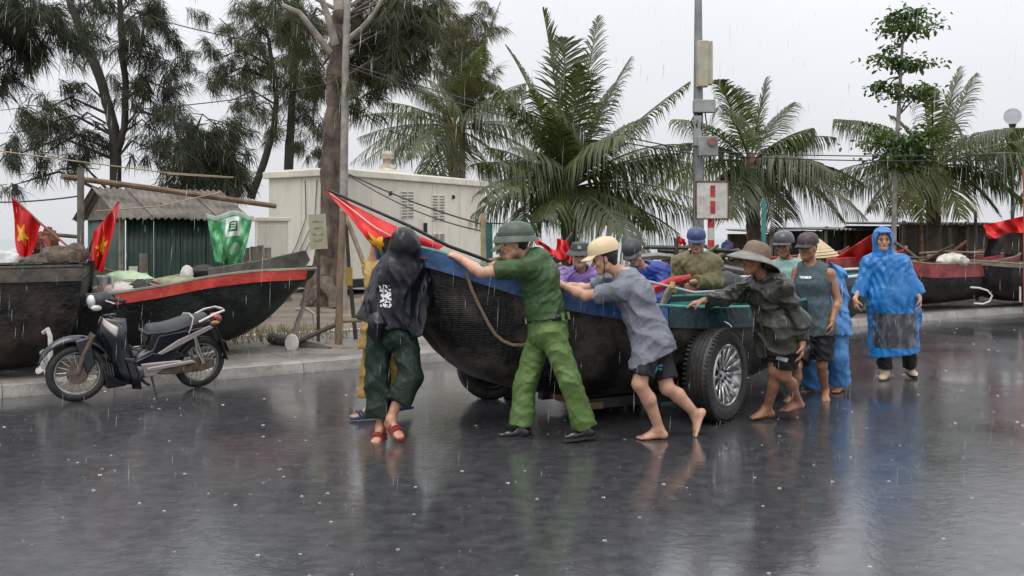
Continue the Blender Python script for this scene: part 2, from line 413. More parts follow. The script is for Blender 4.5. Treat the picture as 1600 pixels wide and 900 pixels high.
    # ---- clothes
    def shirt(s, m, sleeve=.62, g=.022, hem=-.04, long=False, amp=.006, name='shirt', seed=1, flare=.01, cuff=.94, armg=None, collar=None, tg=.016, k=.045, freq=24.):
        ks = ['sl', 'sr', 'el', 'er', 'pl', 'pr', 'nk']+(['wl', 'wr'] if long else [])
        lo, hi = s.box(ks, .26); F_ = Field(lo, hi, s.h); s.torso(F_, g, k)
        hb = s.hip+s.up*hem
        F_.cone(s.waist, hb, .14*s.t+g+.006, .160*s.t+g+flare, .03, s.pw, .82, .82, flat=True)
        for q in 'lr': F_.cone(s.J['p'+q], lerp(s.J['p'+q], s.J['k'+q], .5), .080*s.t+g+tg, .070*s.t+g+tg+.006, .05)
        F_.below(hb, -s.up)
        ag = armg or (g*.75, g*.9+.006, g*.8)
        if sleeve > 0 or long:
            for q in 'lr':
                s.arm(F_, q, ag, .03, 1+cuff if long else sleeve, flat=True)
        else:
            for q, sg in (('l', -1), ('r', 1)): F_.cone(s.J['s'+q]+s.cw*.10*sg, s.J['s'+q]+s.cw*.035*sg, .09, .085, 0, cut=True)
        if s.J['nk'] is not None:
            F_.cone(s.J['nk']-s.up*.02+s.cf*.02, s.J['nk']+s.up*.10+s.cf*.05, .062 if not collar else .05, .07, 0, cut=True)
        F_.folds(amp*1.3, freq, seed); F_.folds(amp*.55, freq*2.2, seed+100)
        o = s.emit(F_, name, m, 1)
        if collar:
            nk = s.J['nk']-s.up*.015+s.cf*.01; a = []
            for i in range(13):
                q = 2*PI*i/12; a.append(nk+s.cw*math.cos(q)*.068+s.cf*math.sin(q)*.066-s.up*(.03*max(0, math.sin(q))))
            MB().tube(a, collar, 8, flat=1.5).build('collar', m, s.root)
        return o
    def trousers(s, m, upto=1.95, g=(.022, .028, .030), amp=.006, top=.10, name='trousers', seed=2, drop=None, freq=24.):
        ks = ['pl', 'pr', 'kl', 'kr']+(['al', 'ar'] if upto > 1 else []); lo, hi = s.box(ks, .22); hi = np.array(hi)+.03
        F_ = Field(lo, hi, s.h); t = s.t
        for q in 'lr': s.leg(F_, q, g, .03, upto if not drop or q not in drop else drop[q], flat=True)
        F_.cone(lerp(s.J['pl'], s.J['pr'], .5)-s.up*.01, s.hip+s.up*top, .15*t+g[0], .138*t+g[0], .04, s.pw, .80, .80, flat=True)
        F_.ell(lerp(s.hip, s.waist, .1)-s.cf*.045, (s.pw, s.cf, s.up), (.135*t+g[0], .085*t+g[0], .11*t+g[0]), .04)
        F_.below(s.hip+s.up*top, s.up); F_.folds(amp*1.2, freq, seed); F_.folds(amp*.5, freq*2.2, seed+100)
        return s.emit(F_, name, m, 1)
    def shoes(s, m, name='shoe', sandal=False, only='lr', mstrap=None):
        for q in only:
            j, z = s.J, s.sc; a = j['a'+q]; d = j['f'+q].normalized(); so = j.get('u'+q, Vector((0, 0, -1))).normalized(); sd = d.cross(so).normalized()
            fl = a+so*.068*z
            if sandal:
                ol = [(-.085, .026), (-.06, .038), (0, .034), (.07, .044), (.13, .047), (.165, .038), (.182, .018)]
                ring = [(x, y) for x, y in ol]+[(x, -y) for x, y in reversed(ol)]
                b = MB(); n = len(ring)
                top = [fl+d*x*z+sd*y*z-so*.006 for x, y in ring]; bot = [p+so*.022 for p in top]
                b.add(top+bot, [tuple(range(n)), tuple(range(2*n-1, n-1, -1))]+[(i, i+n, (i+1) % n+n, (i+1) % n) for i in range(n)])
                ob = b.build(name, m, s.root, bevel=.004)
                c = MB()
                for x0 in (.055, .085, .115):
                    c.tube([fl+d*(x0-.02)*z+sd*.046*z-so*.0, fl+d*x0*z+sd*.03*z-so*.045, fl+d*(x0+.005)*z-so*.054, fl+d*x0*z-sd*.03*z-so*.045, fl+d*(x0-.02)*z-sd*.046*z], .011*z, 6, flat=1)
                c.build('strap', mstrap or m, ob)
            else:
                lo = np.array(a)-.28; F_ = Field(lo, lo+.56, .007)
                F_.cone(fl-d*.045-so*.03, fl+d*.11*z-so*.026, .042*z, .042*z, .03, sd, .9, .75); F_.cone(fl+d*.1*z-so*.022, fl+d*.165*z-so*.018, .042*z, .028*z, .02, sd, .7, .7)
                F_.cone(a, fl-d*.02-so*.03, .046*z, .046*z, .03); F_.below(fl+so*.008, so); F_.below(a-so*.02, -so)
                ob = s.emit(F_, name, m, 1)
                b = MB()
                ol = [(-.092, .02), (-.075, .038), (0, .037), (.08, .046), (.13, .044), (.175, .03), (.196, .01)]
                ring = ol+[(x, -y) for x, y in reversed(ol)]; n = len(ring)
                top = [fl+d*x*z+sd*y*z-so*.006 for x, y in ring]; bot = [p+so*.02 for p in top]
                b.add(top+bot, [tuple(range(n)), tuple(range(2*n-1, n-1, -1))]+[(i, i+n, (i+1) % n+n, (i+1) % n) for i in range(n)]); b.build('sole', SOLE, ob)
    # ---- headwear
    def lathe(s, prof, name, m, c=(0, -.008, .04), sy=1.2, tilt=(0, 0), n=28, solid=0.):
        T = Matrix.Rotation(tilt[0], 3, 'X')@Matrix.Rotation(tilt[1], 3, 'Y')
        return MB().lathe([(r*s.sc, z*s.sc) for r, z in prof], s.H(*c), s.M@T, n, sy).build(name, m, s.root, solid=solid)
    def cap(s, m, name='cap', visor=None, tilt=-.12, big=1., vl=.085):
        z = s.sc; T = s.M@Matrix.Rotation(tilt, 3, 'X'); c = s.H(0, -.010, .060)
        pr = [(.088, -.012), (.089, 0), (.087, .025), (.078, .052), (.058, .074), (.03, .085), (.006, .088)]
        o = MB().lathe([(r*big*z, h*big*z) for r, h in pr]+[(0, .0882*big*z)], c, T, 28, 1.15).build(name, m, s.root)
        b = MB()
        def fn(u, v):
            a = (u-.5)*2*1.05; r0 = .086*big; x = math.sin(a)*r0; y = math.cos(a)*r0*1.15+v*vl*math.cos(a*.75)
            return c+T@(Vector((x*(1+.05*v), y, -.006-v*.02-.018*(math.sin(a)**2)*(.4+v)))*z)
        b.sheet(fn, 12, 4); b.build('visor', visor or m, o, solid=.006)
        MB().ball(c+T@Vector((0, 0, .089*big*z)), .008*z, 8, (1, 1, .5)).build('button', m, o)
        return o
    def strap(s, m=None):
        MB().tube([s.H(-.083, .0, .03), s.H(-.078, .012, -.04), s.H(-.05, .03, -.095), s.H(0, .045, -.118), s.H(.05, .03, -.095), s.H(.078, .012, -.04), s.H(.083, .0, .03)], .007, 6, flat=.5).build('chin_strap', m or BLACK, s.root)
    def report(s, nm):
        j = s.J; L = lambda a, b: (j[a]-j[b]).length
        if VERB: print('POSE', nm, 'ua %.2f %.2f fa %.2f %.2f th %.2f %.2f sh %.2f %.2f torso %.2f hip_z %.2f headtop %.2f hn %.2f' % (L('sl', 'el'), L('sr', 'er'), L('el', 'wl'), L('er', 'wr'), L('pl', 'kl'), L('pr', 'kr'), L('kl', 'al'), L('kr', 'ar'), (s.hip-j['nk']).length, s.hip.z, j['hd'].z+.12, L('hd', 'nk')))
VERB = False
def on_surface(root, obj, ctr, u, v, nu, nv, dr, off=.004, name='print', m=None, parent=None, shape=None):
    """a thin print that follows the surface of obj: rays from ctr + a*u + b*v along dr"""
    from mathutils.bvhtree import BVHTree
    me = obj.data; bv = BVHTree.FromPolygons([x.co for x in me.vertices], [tuple(p.vertices) for p in me.polygons])
    dr = Vector(dr).normalized(); ctr = Vector(ctr); g = {}; vs = []; fs = []
    for i in range(nu+1):
        for k in range(nv+1):
            o = ctr+Vector(u)*(i/nu-.5)+Vector(v)*(k/nv-.5)-dr*.6
            h, nn, ix, ds = bv.ray_cast(o, dr, 1.2)
            if h is not None: g[i, k] = len(vs); vs.append(h-dr*off)
    for i in range(nu):
        for k in range(nv):
            q = [(i, k), (i+1, k), (i+1, k+1), (i, k+1)]
            if all(e in g for e in q) and (shape is None or shape((i+.5)/nu, (k+.5)/nv)): fs.append([g[e] for e in q])
    if not fs: return None
    return MB().add(vs, fs).build(name, m, parent or obj)
def J3(d0): return lambda x, y, dd=0.: P(x, y, d0+dd)

SOLE = mat('shoe_sole', (.03, .03, .03), .5); BLACK = mat('black_strap', (.012, .012, .014), .45)
GRP_PUSH = None
def cloth(name, col, rough=.5, var=.2, **k):
    kw = dict(scale=5, bump=.55, bscale=34, rvar=.14, spec=.4, stretch=(1, 1, .55), lo=.28, hi=.72); kw.update(k); new = name not in _m; m = mat(name, col, rough, var, **kw)
    if new:                                            # crease lines: distorted bands on top of the fine bump
        n, l = m.node_tree.nodes, m.node_tree.links; b = n['Principled BSDF']; old = b.inputs['Normal'].links[0].from_socket
        t = n.new('ShaderNodeTexCoord'); w_ = n.new('ShaderNodeTexWave'); w_.bands_direction = 'DIAGONAL'; w_.inputs['Scale'].default_value = 3.2
        w_.inputs['Distortion'].default_value = 9.; w_.inputs['Detail'].default_value = 2.; w_.inputs['Detail Scale'].default_value = 1.3; l.new(t.outputs['Object'], w_.inputs['Vector'])
        bp = n.new('ShaderNodeBump'); bp.inputs['Strength'].default_value = .28; bp.inputs['Distance'].default_value = .016
        l.new(w_.outputs['Fac'], bp.inputs['Height']); l.new(old, bp.inputs['Normal']); l.new(bp.outputs[0], b.inputs['Normal'])
    return m
# ---------------------------------------------------------------- road, kerb, pavement, beach, sea
K0 = Vector((-4.8, 9.04, 0)); KE = Vector((.8246, .5657, 0)); KN = Vector((-.5657, .8246, 0)); KA = math.atan2(.5657, .8246)
def L(s, t, z=0.): return K0+KE*s+KN*t+Vector((0, 0, z))
def road_material():
    m = bpy.data.materials.new('wet_asphalt'); m.use_nodes = True; n, l = m.node_tree.nodes, m.node_tree.links; b = n['Principled BSDF']
    t = n.new('ShaderNodeTexCoord')
    def noise(sc_, det, rg=.6):
        a = n.new('ShaderNodeTexNoise'); a.inputs['Scale'].default_value = sc_; a.inputs['Detail'].default_value = det; a.inputs['Roughness'].default_value = rg
        l.new(t.outputs['Object'], a.inputs['Vector']); return a.outputs['Fac']
    def rng(src, a, b_, c, d):
        q = n.new('ShaderNodeMapRange'); q.inputs['From Min'].default_value = a; q.inputs['From Max'].default_value = b_; q.inputs['To Min'].default_value = c; q.inputs['To Max'].default_value = d
        l.new(src, q.inputs['Value']); return q.outputs[0]
    big = noise(.55, 5); fine = noise(220, 2); mid = noise(9, 5)
    r = n.new('ShaderNodeValToRGB'); r.color_ramp.elements[0].color = (.032, .033, .037, 1); r.color_ramp.elements[1].color = (.078, .079, .083, 1)
    r.color_ramp.elements[0].position = .3; r.color_ramp.elements[1].position = .7; l.new(mid, r.inputs['Fac'])
    g = n.new('ShaderNodeMix'); g.data_type = 'RGBA'; g.blend_type = 'MULTIPLY'; g.inputs['Factor'].default_value = 1
    l.new(r.outputs['Color'], g.inputs['A']); l.new(rng(fine, .3, .7, .45, 1.5), g.inputs['B']); l.new(g.outputs['Result'], b.inputs['Base Color'])
    l.new(rng(big, .36, .64, .09, .22), b.inputs['Roughness']); b.inputs['IOR'].default_value = 1.75; b.inputs['Specular IOR Level'].default_value = .5
    rip = noise(16, 3); rip2 = noise(55, 2)
    def mth(op, a_, b_=None):
        q = n.new('ShaderNodeMath'); q.operation = op
        for i_, x_ in enumerate((a_, b_)):
            if x_ is None: continue
            if isinstance(x_, (int, float)): q.inputs[i_].default_value = x_
            else: l.new(x_, q.inputs[i_])
        return q.outputs[0]
    rings = None                                       # rain-drop rings, two sizes
    for sc_, fq in ((4.6, 46.), (8.3, 34.)):
        vo = n.new('ShaderNodeTexVoronoi'); vo.inputs['Scale'].default_value = sc_; l.new(t.outputs['Object'], vo.inputs['Vector'])
        sp_ = n.new('ShaderNodeSeparateColor'); l.new(vo.outputs['Color'], sp_.inputs[0])
        fall = rng(vo.outputs['Distance'], .02, .42, 1., 0.); on = mth('GREATER_THAN', sp_.outputs[0], .55)
        h_ = mth('MULTIPLY', mth('MULTIPLY', mth('SINE', mth('ADD', mth('MULTIPLY', vo.outputs['Distance'], fq), mth('MULTIPLY', sp_.outputs[1], 6.))), fall), on)
        rings = h_ if rings is None else mth('ADD', rings, h_)
    ad = n.new('ShaderNodeMath'); ad.operation = 'MULTIPLY_ADD'; l.new(rip2, ad.inputs[0]); ad.inputs[1].default_value = .16; l.new(mth('ADD', rip, mth('MULTIPLY', rings, .10)), ad.inputs[2])
    bp = n.new('ShaderNodeBump'); bp.inputs['Distance'].default_value = .012; l.new(rng(big, .38, .62, .05, .20), bp.inputs['Strength']); l.new(ad.outputs[0], bp.inputs['Height'])
    l.new(bp.outputs[0], b.inputs['Normal']); return m
def strip(name, t0, t1, z0, z1, s0, s1, ns, nt, m, kind='structure', wob=0.):
    b = MB()
    def fn(u, v):
        p = L(lerp(s0, s1, u), lerp(t0, t1, v), lerp(z0, z1, v))
        if wob: p.z += wob*mnoise.noise(p*.5)*min(1, v*6)*min(1, (1-v)*6)
        return p
    b.sheet(fn, ns, nt); return b.build(name, m, kind=kind)
strip('road', -900, .03, 0, 0, -3000, 3000, 2, 2, road_material())
sand = mat('wet_sand', (.20, .165, .125), .5, .35, 1.3, .6, 14, rvar=.15)
strip('beach', 3.28, 30, .13, .10, -60, 90, 160, 40, sand, wob=.12)
strip('beach_flat', 29.9, 60, .096, -.5, -3000, 3000, 2, 2, sand)
strip('beach_far', 3.3, 30, .10, .09, -3000, -59.9, 2, 2, sand); strip('beach_far', 3.3, 30, .10, .09, 89.9, 3000, 2, 2, sand)
strip('sea', 44, 6000, -.22, -.22, -6000, 6000, 2, 2, mat('sea_water', (.20, .25, .25), .22, .12, .08, .5, 1.2))
pave = bpy.data.objects.new('pavement', None); C.objects.link(pave); pave['kind'] = 'structure'
pm = mat('pavement_concrete', (.19, .175, .155), .34, .3, 1.6, .35, 60, rvar=.16)
for i in range(-8, 32):                                  # cast concrete bays with recessed joints
    for k, (a, b_) in enumerate(((.20, 1.70), (1.71, 3.26))):
        MB().box(L(i+.5, (a+b_)/2, .035+.003*((i*7+k*3) % 5)/5), (.985, b_-a, .16), rz=KA).build('paving_bay', pm, pave, bevel=.006)
strip('pavement_bed', .1, 3.4, .095, .095, -3000, 3000, 2, 1, pm)
kerb = bpy.data.objects.new('kerb', None); C.objects.link(kerb); kerb['kind'] = 'structure'
km = mat('kerb_concrete', (.27, .25, .225), .38, .3, 3, .4, 40, rvar=.15)
b = MB(); b.prism([(-.49, -.05), (.49, -.05), (.49, .1), (-.49, .1)], 0, .2)
me = bpy.data.meshes.new('kerb_stone')
prof = [(-.0, -.06), (.02, .02), (.05, .105), (.075, .122), (.215, .126), (.215, -.06)]
vs = [(x, y, z) for x in (-.497, .497) for y, z in prof]; n_ = len(prof)
me.from_pydata(vs, [], [tuple(range(n_-1, -1, -1)), tuple(range(n_, 2*n_))]+[(i, (i+1) % n_, (i+1) % n_+n_, i+n_) for i in range(n_)]); me.materials.append(km); me.update()
for i in range(-10, 34):
    o = bpy.data.objects.new('kerb_stone', me); C.objects.link(o); o.parent = kerb; o.location = L(i+.5, -.02+.008*R.random(), .004*R.random()); o.rotation_euler = (0, 0, KA+R.uniform(-.004, .004))
# litter of leaves, twigs and stones along the pavement
def scatter_quads(name, spots, m, size, kind='stuff', up=.3):
    v = []; f = []
    for p in spots:
        a = R.random()*6.3; sx = size*R.uniform(.5, 1.3); q = Matrix.Rotation(a, 3, 'Z')@Matrix.Rotation(R.uniform(-up, up), 3, 'X')
        k = len(v); v += [p+q@Vector(c) for c in ((-sx, 0, 0), (0, -sx*.4, sx*.1), (sx, 0, .0), (0, sx*.4, sx*.12))]; f.append((k, k+1, k+2, k+3))
    b = MB(); b.add(v, f); return b.build(name, m, kind=kind, smooth=False)
scatter_quads('fallen_leaves', [L(R.uniform(-3, 18), R.uniform(.3, 5), .136) for _ in range(700)], mat('leaf_litter', (.10, .07, .035), .6, .5, 3), .03)
v = []
b = MB()
for k in range(1400):
    p = L(R.gauss(3.4, 1.0), R.gauss(3.1, .5), .12); h = R.uniform(.05, .18); a = R.random()*6.3; dx = Vector((math.cos(a), math.sin(a), 0))
    b.add([p-dx*.006, p+dx*.006, p+dx*.05*R.random()+Vector((R.uniform(-.05, .05), R.uniform(-.05, .05), h))], [(0, 1, 2)])
b.build('dry_grass', mat('dry_grass', (.15, .13, .055), .7, .4, 4), kind='stuff', smooth=False)
# ---------------------------------------------------------------- kiosk, shed, cabinets, shacks
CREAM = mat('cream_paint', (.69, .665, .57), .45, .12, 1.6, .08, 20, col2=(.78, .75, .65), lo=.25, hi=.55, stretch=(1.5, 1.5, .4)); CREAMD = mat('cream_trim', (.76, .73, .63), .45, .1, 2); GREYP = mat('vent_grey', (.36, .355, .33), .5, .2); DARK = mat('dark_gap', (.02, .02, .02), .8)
RUST = mat('rust', (.13, .06, .03), .8, .5, 9)
def kiosk():
    c0 = V(-4.2, 22.9, 0); a = V(.552, .834, 0).normalized(); n = V(a.y, -a.x, 0)        # a runs along the long front, n faces the road
    t = thing('kiosk', 'cream prefabricated utility kiosk with louvred vents behind the big trunk', 'kiosk', c0, math.atan2(a.y, a.x))
    Lx, Dp, z0, z1 = 6.15, 2.3, .50, 3.02
    MB().box((Lx/2, Dp/2, (z0+z1)/2), (Lx-.06, Dp-.06, z1-z0)).build('core', CREAM, t)
    for i in range(5): MB().box((Lx*(i+.5)/5, .012, (z0+z1)/2), (Lx/5-.014, .05, z1-z0-.04)).build('wall_panel', CREAM, t, bevel=.006)
    for i in range(2): MB().box((.012, Dp*(i+.5)/2, (z0+z1)/2), (.05, Dp/2-.014, z1-z0-.04)).build('wall_panel', CREAM, t, bevel=.006)
    r = MB().box((Lx/2, Dp/2, z1+.07), (Lx+.22, Dp+.24, .17)).build('roof', CREAMD, t, bevel=.02)
    MB().box((Lx/2, Dp/2, z1+.18), (Lx-.4, Dp-.4, .06)).build('roof_cap', CREAMD, r, bevel=.02)
    MB().box((Lx/2, Dp/2, .40), (Lx+.02, Dp+.02, .2)).build('gap_shade', DARK, t)  # near-black block paints the shade of the gap beneath the kiosk
    for x in (.2, 2.1, 4.0, 5.9): MB().box((x, .3, .17), (.3, .4, .36)).build('foundation_block', mat('block', (.15, .14, .13), .7), t)
    def vent(x, z, w_, h_):
        f = MB().box((x, -.022, z), (w_, .03, h_)).build('vent', CREAMD, t, bevel=.004)
        k = 9
        for i in range(k): MB().box((x, -.04, z-h_/2+h_*(i+.5)/k), (w_-.05, .02, h_/k*.55), rot=Matrix.Rotation(.5, 3, 'X')).build('slat', GREYP, f)
    def at(px, py):                                   # pixel on the long front -> local x, z
        k = (px-800)/F; s = (c0.x-k*c0.y)/(k*a.y-a.x); d = c0.y+a.y*s; return s, CH-(py-HZ)*d/F
    for px, py in ((630, 320), (640, 320), (678, 325), (689, 325), (689, 372), (680, 372)):
        x, z = at(px, py); vent(x, z, .25, .70 if py < 350 else .25)
    for px, py, w_, h_ in ((663, 356, .10, .26), (609, 302, .07, .1), (707, 308, .07, .1)):
        x, z = at(px, py); MB().box((x, -.04, z), (w_, .05, h_)).build('meter_box', DARK, t)
    x, z = at(640, 333); b = MB()
    vv = MB(); vv.box((2.9, .9, z1+.24), (.55, .5, .22)); o = vv.build('roof_vent', CREAMD, t, bevel=.03)
    MB().lathe([(.26, 0), (.20, .10), (.12, .14), (.10, .26), (.17, .28), (.18, .40), (.10, .48), (0, .5)], (2.9, .9, z1+.35), n=16).build('vent_cowl', mat('cowl', (.40, .36, .26), .5, .3, 8), o)
    for k in range(3):                                # loose cables on the end wall
        b = MB(); b.tube([(-.03, .2+.4*k, z1-.1), (-.05, .35+.3*k, 2.0), (-.05, .9+.2*k, 1.3), (-.04, 1.2+.3*k, .7)], .012, 5); b.build('cable', mat('grey_cable', (.2, .2, .2), .6), t)
    return t
kiosk()
def cabinet():
    c = sp(424, 21.5, .1); t = thing('utility_cabinet', 'small cream utility cabinet at the left end of the kiosk', 'cabinet', c, .35)
    MB().box((0, 0, .92), (.66, .7, 1.75)).build('body', CREAM, t, bevel=.01); MB().box((0, 0, 1.83), (.76, .8, .09)).build('lid', CREAMD, t, bevel=.015)
    d = MB().box((0, -.36, .95), (.56, .03, 1.5)).build('door', CREAM, t, bevel=.006); MB().box((.2, -.385, 1.), (.03, .03, .14)).build('handle', GREYP, d)
    MB().box((0, 0, .05), (.8, .84, .12)).build('plinth', mat('block', (.15, .14, .13), .7), t)
    MB().tube([(.12, -.42, 0), (.12, -.42, .55), (.18, -.4, .6)], .05, 8).build('pipe', mat('white_pipe', (.5, .5, .45), .5), t)
cabinet()
GREEN = mat('green_tin', (.028, .062, .048), .4, .3, 2.5, .15, 20, col2=(.05, .095, .072), rvar=.12, stretch=(1, 1, .35)); FIBRO = mat('fibro_roof', (.105, .085, .065), .6, .45, 3, .5, 30, col2=(.20, .175, .145))
def corr(p0, u, v, nrm, m, name, parent, wl=.075, amp=.012, seg=6):
    """one corrugated sheet from corner p0 along u (across the waves) and v"""
    p0, u, v, nrm = map(Vector, (p0, u, v, nrm)); k = max(4, int(u.length/wl*seg)); b = MB()
    b.sheet(lambda a, c: p0+u*a+v*c+nrm*amp*math.sin(2*PI*a*u.length/wl), k, 3); return b.build(name, m, parent, solid=.006)
def shed():
    d0 = 15.; pL = sp(196, 14.6, .1); pR = sp(360, 15.7, .1); a = (pR-pL); Lg = a.length; a.normalize(); rz = math.atan2(a.y, a.x)
    t = thing('tin_shed', 'dark green corrugated tin shed with weathered fibro roof', 'shed', pL, rz); D = 1.7; E = 1.72; RZ = 2.18
    k = 4; w_ = Lg/k
    for i in range(k): corr((w_*i+.01, -.006*(i % 2), 0), (w_-.005, 0, 0), (0, 0, E), (0, -1, 0), GREEN, 'wall_sheet', t)
    for i in range(2): corr((-.01-.004*i, D/2*i, 0), (0, D/2-.004, 0), (0, 0, E), (-1, 0, 0), GREEN, 'wall_sheet', t); corr((Lg+.01, D/2*i, 0), (0, D/2-.004, 0), (0, 0, E), (1, 0, 0), GREEN, 'wall_sheet', t)
    g = MB(); g.add([(-.02, 0, E-.02), (-.02, D, E-.02), (-.02, D/2+.1, RZ-.04), (-.05, 0, E-.02), (-.05, D, E-.02), (-.05, D/2+.1, RZ-.04)], [(0, 1, 2), (3, 5, 4), (0, 2, 5, 3), (1, 4, 5, 2)]); g.build('gable', mat('gable_board', (.15, .14, .11), .7, .4, 6), t)
    for i in range(4):
        x0 = -.2+(Lg+.4)*i/4; ww = (Lg+.4)/4+.03
        corr((x0, -.28, E-.02+.012*(i % 2)), (ww, 0, 0), (0, D/2+.38, RZ-E+.05), (0, -.35, .94), FIBRO, 'roof_sheet', t, .105, .020)
        corr((x0, D+.28, E-.02+.012*(i % 2)), (ww, 0, 0), (0, -D/2-.18, RZ-E+.05), (0, .35, .94), FIBRO, 'roof_sheet', t, .105, .020)
    MB().box((-.075, -.03, .9), (.05, .06, 1.75)).build('corner_post', mat('grey_wood', (.16, .14, .11), .7, .4, 6, .5, 20), t)
    MB().box((.10, -.045, .88), (.13, .006, .20)).build('notice', mat('paper_white', (.55, .55, .52), .7, .05), t)
    return t, pL, a, Lg
SHED, SA, SD, SL = shed()
def tarp():
    """green plastic sheet hung at the right corner of the shed"""
    m = mat('green_plastic', (.035, .36, .10), .25, .3, 4, .5, 14, col2=(.22, .58, .30)); d0 = 14.3
    def fn(u, v):
        x = lerp(lerp(324, 394, u), lerp(336, 377, u)+4*math.sin(u*9), v**1.2); y = lerp(340+3*math.sin(u*7), 408+9*math.sin(u*3.2), v)
        p = P(x, y, d0+.05*math.sin(u*8+v*3)+.045*math.sin(u*17-v*7)+.02*math.sin(u*31+v*13)-.18*math.sin(PI*v)*math.sin(PI*u)); return p
    t = MB(); t.sheet(fn, 40, 24); o = t.build('plastic_sheet', m, solid=.004); tag(o, 'bright green plastic sheet hung at the right corner of the tin shed', 'tarpaulin')
    def pr(nm, u0, u1, v0, v1, m_, off):
        b = MB(); b.sheet(lambda u, v: fn(lerp(u0, u1, u), lerp(v0, v1, v))+V(0, -off, 0), 10, 10); return b.build(nm, m_, o)
    wm = mat('print_white', (.62, .66, .60), .4, .1); gm = mat('print_green', (.012, .12, .06), .4, .2)
    pr('print_label', .42, .78, .02, .40, wm, .012); pr('print_mark', .50, .70, .10, .30, gm, .017)
    for k in range(3): pr('print_line', .55, .66, .13+.05*k, .155+.05*k, wm, .021)
    b = MB()
    for r in range(1): b.sheet(lambda u, v: fn(.68+.12*v*math.cos(2*PI*u), .66+.13*v*math.sin(2*PI*u))+V(0, -.012, 0), 20, 4)
    b.build('print_disc', mat('print_pale', (.30, .55, .36), .4, .2), o)
    b = MB(); b.sheet(lambda u, v: P(lerp(322, 396, u), 333+8*v+4*math.sin(u*8), d0+.02-.18*math.sin(u*5)**2), 24, 4); b.build('hem', mat('pale_plastic', (.42, .50, .44), .3, .25, 8), o, solid=.006)
tarp()
def green_crate_wall():
    p = sp(385, 16.5, .1); t = thing('board_screen', 'weathered grey board screen between the green sheet and the cream cabinet', 'screen', p, .4)
    for i in range(7): MB().box((-.36+.12*i, .01*(i % 2), .62+.02*(i % 3)), (.112, .03, 1.25)).build('board', mat('grey_wood', (.16, .14, .11), .7, .4, 6, .5, 20), t)
    MB().box((0, .04, .3), (.85, .03, .08)).build('rail', mat('grey_wood'), t) if False else None
green_crate_wall()
BW = mat('brown_board', (.075, .052, .036), .7, .5, 4, .5, 16, col2=(.125, .09, .062), stretch=(1, 1, .4)); TIN = mat('grey_tin', (.17, .17, .165), .35, .25, 2, .2, 20); NETG = mat('green_netting', (.05, .075, .055), .7, .4, 5, .6, 40)
def shack(label, x0, x1, d, z1, m, roof=TIN, nb=14, rz=.32, roofd=1.8, slope=.03):
    p = sp(x0, d, .1); q = sp(x1, d+(x1-x0)/F*d*.6, .1); a = q-p; Lg = a.length; t = thing('shack', label, 'shack', p, math.atan2(a.y, a.x))
    w_ = Lg/nb
    for i in range(nb): MB().box((w_*(i+.5), .012*R.random(), z1/2+.02*R.random()), (w_-.012, .03, z1)).build('board', m, t)
    for i in range(4): MB().tube([(Lg*i/3, -.10, 0), (Lg*i/3+.03, -.12, z1+.1)], .05, 7).build('post', mat('grey_wood'  , (.16, .14, .11), .7), t)
    k = max(2, int(Lg/1.1))
    for i in range(k): corr((Lg*i/k-.1, -.5, z1+.02+.015*(i % 2)), (Lg/k+.06, 0, 0), (0, roofd+.5, slope*roofd), (0, -slope, 1), roof, 'roof_sheet', t, .15, .03)
    MB().box((Lg/2, roofd, z1/2), (Lg, .05, z1)).build('back_wall', m, t)
    return t
shack('long low brown board shack with tin roof behind the poncho', 1405, 1680, 23.5, 1.74, BW, nb=22)
shack('dark green netted shack with grey roof behind the red tarpaulin', 1285, 1372, 25, 1.62, NETG, nb=8)
shack('low grey shack behind the striped board', 1200, 1272, 28, 1.55, BW, TIN, 6, slope=.06)
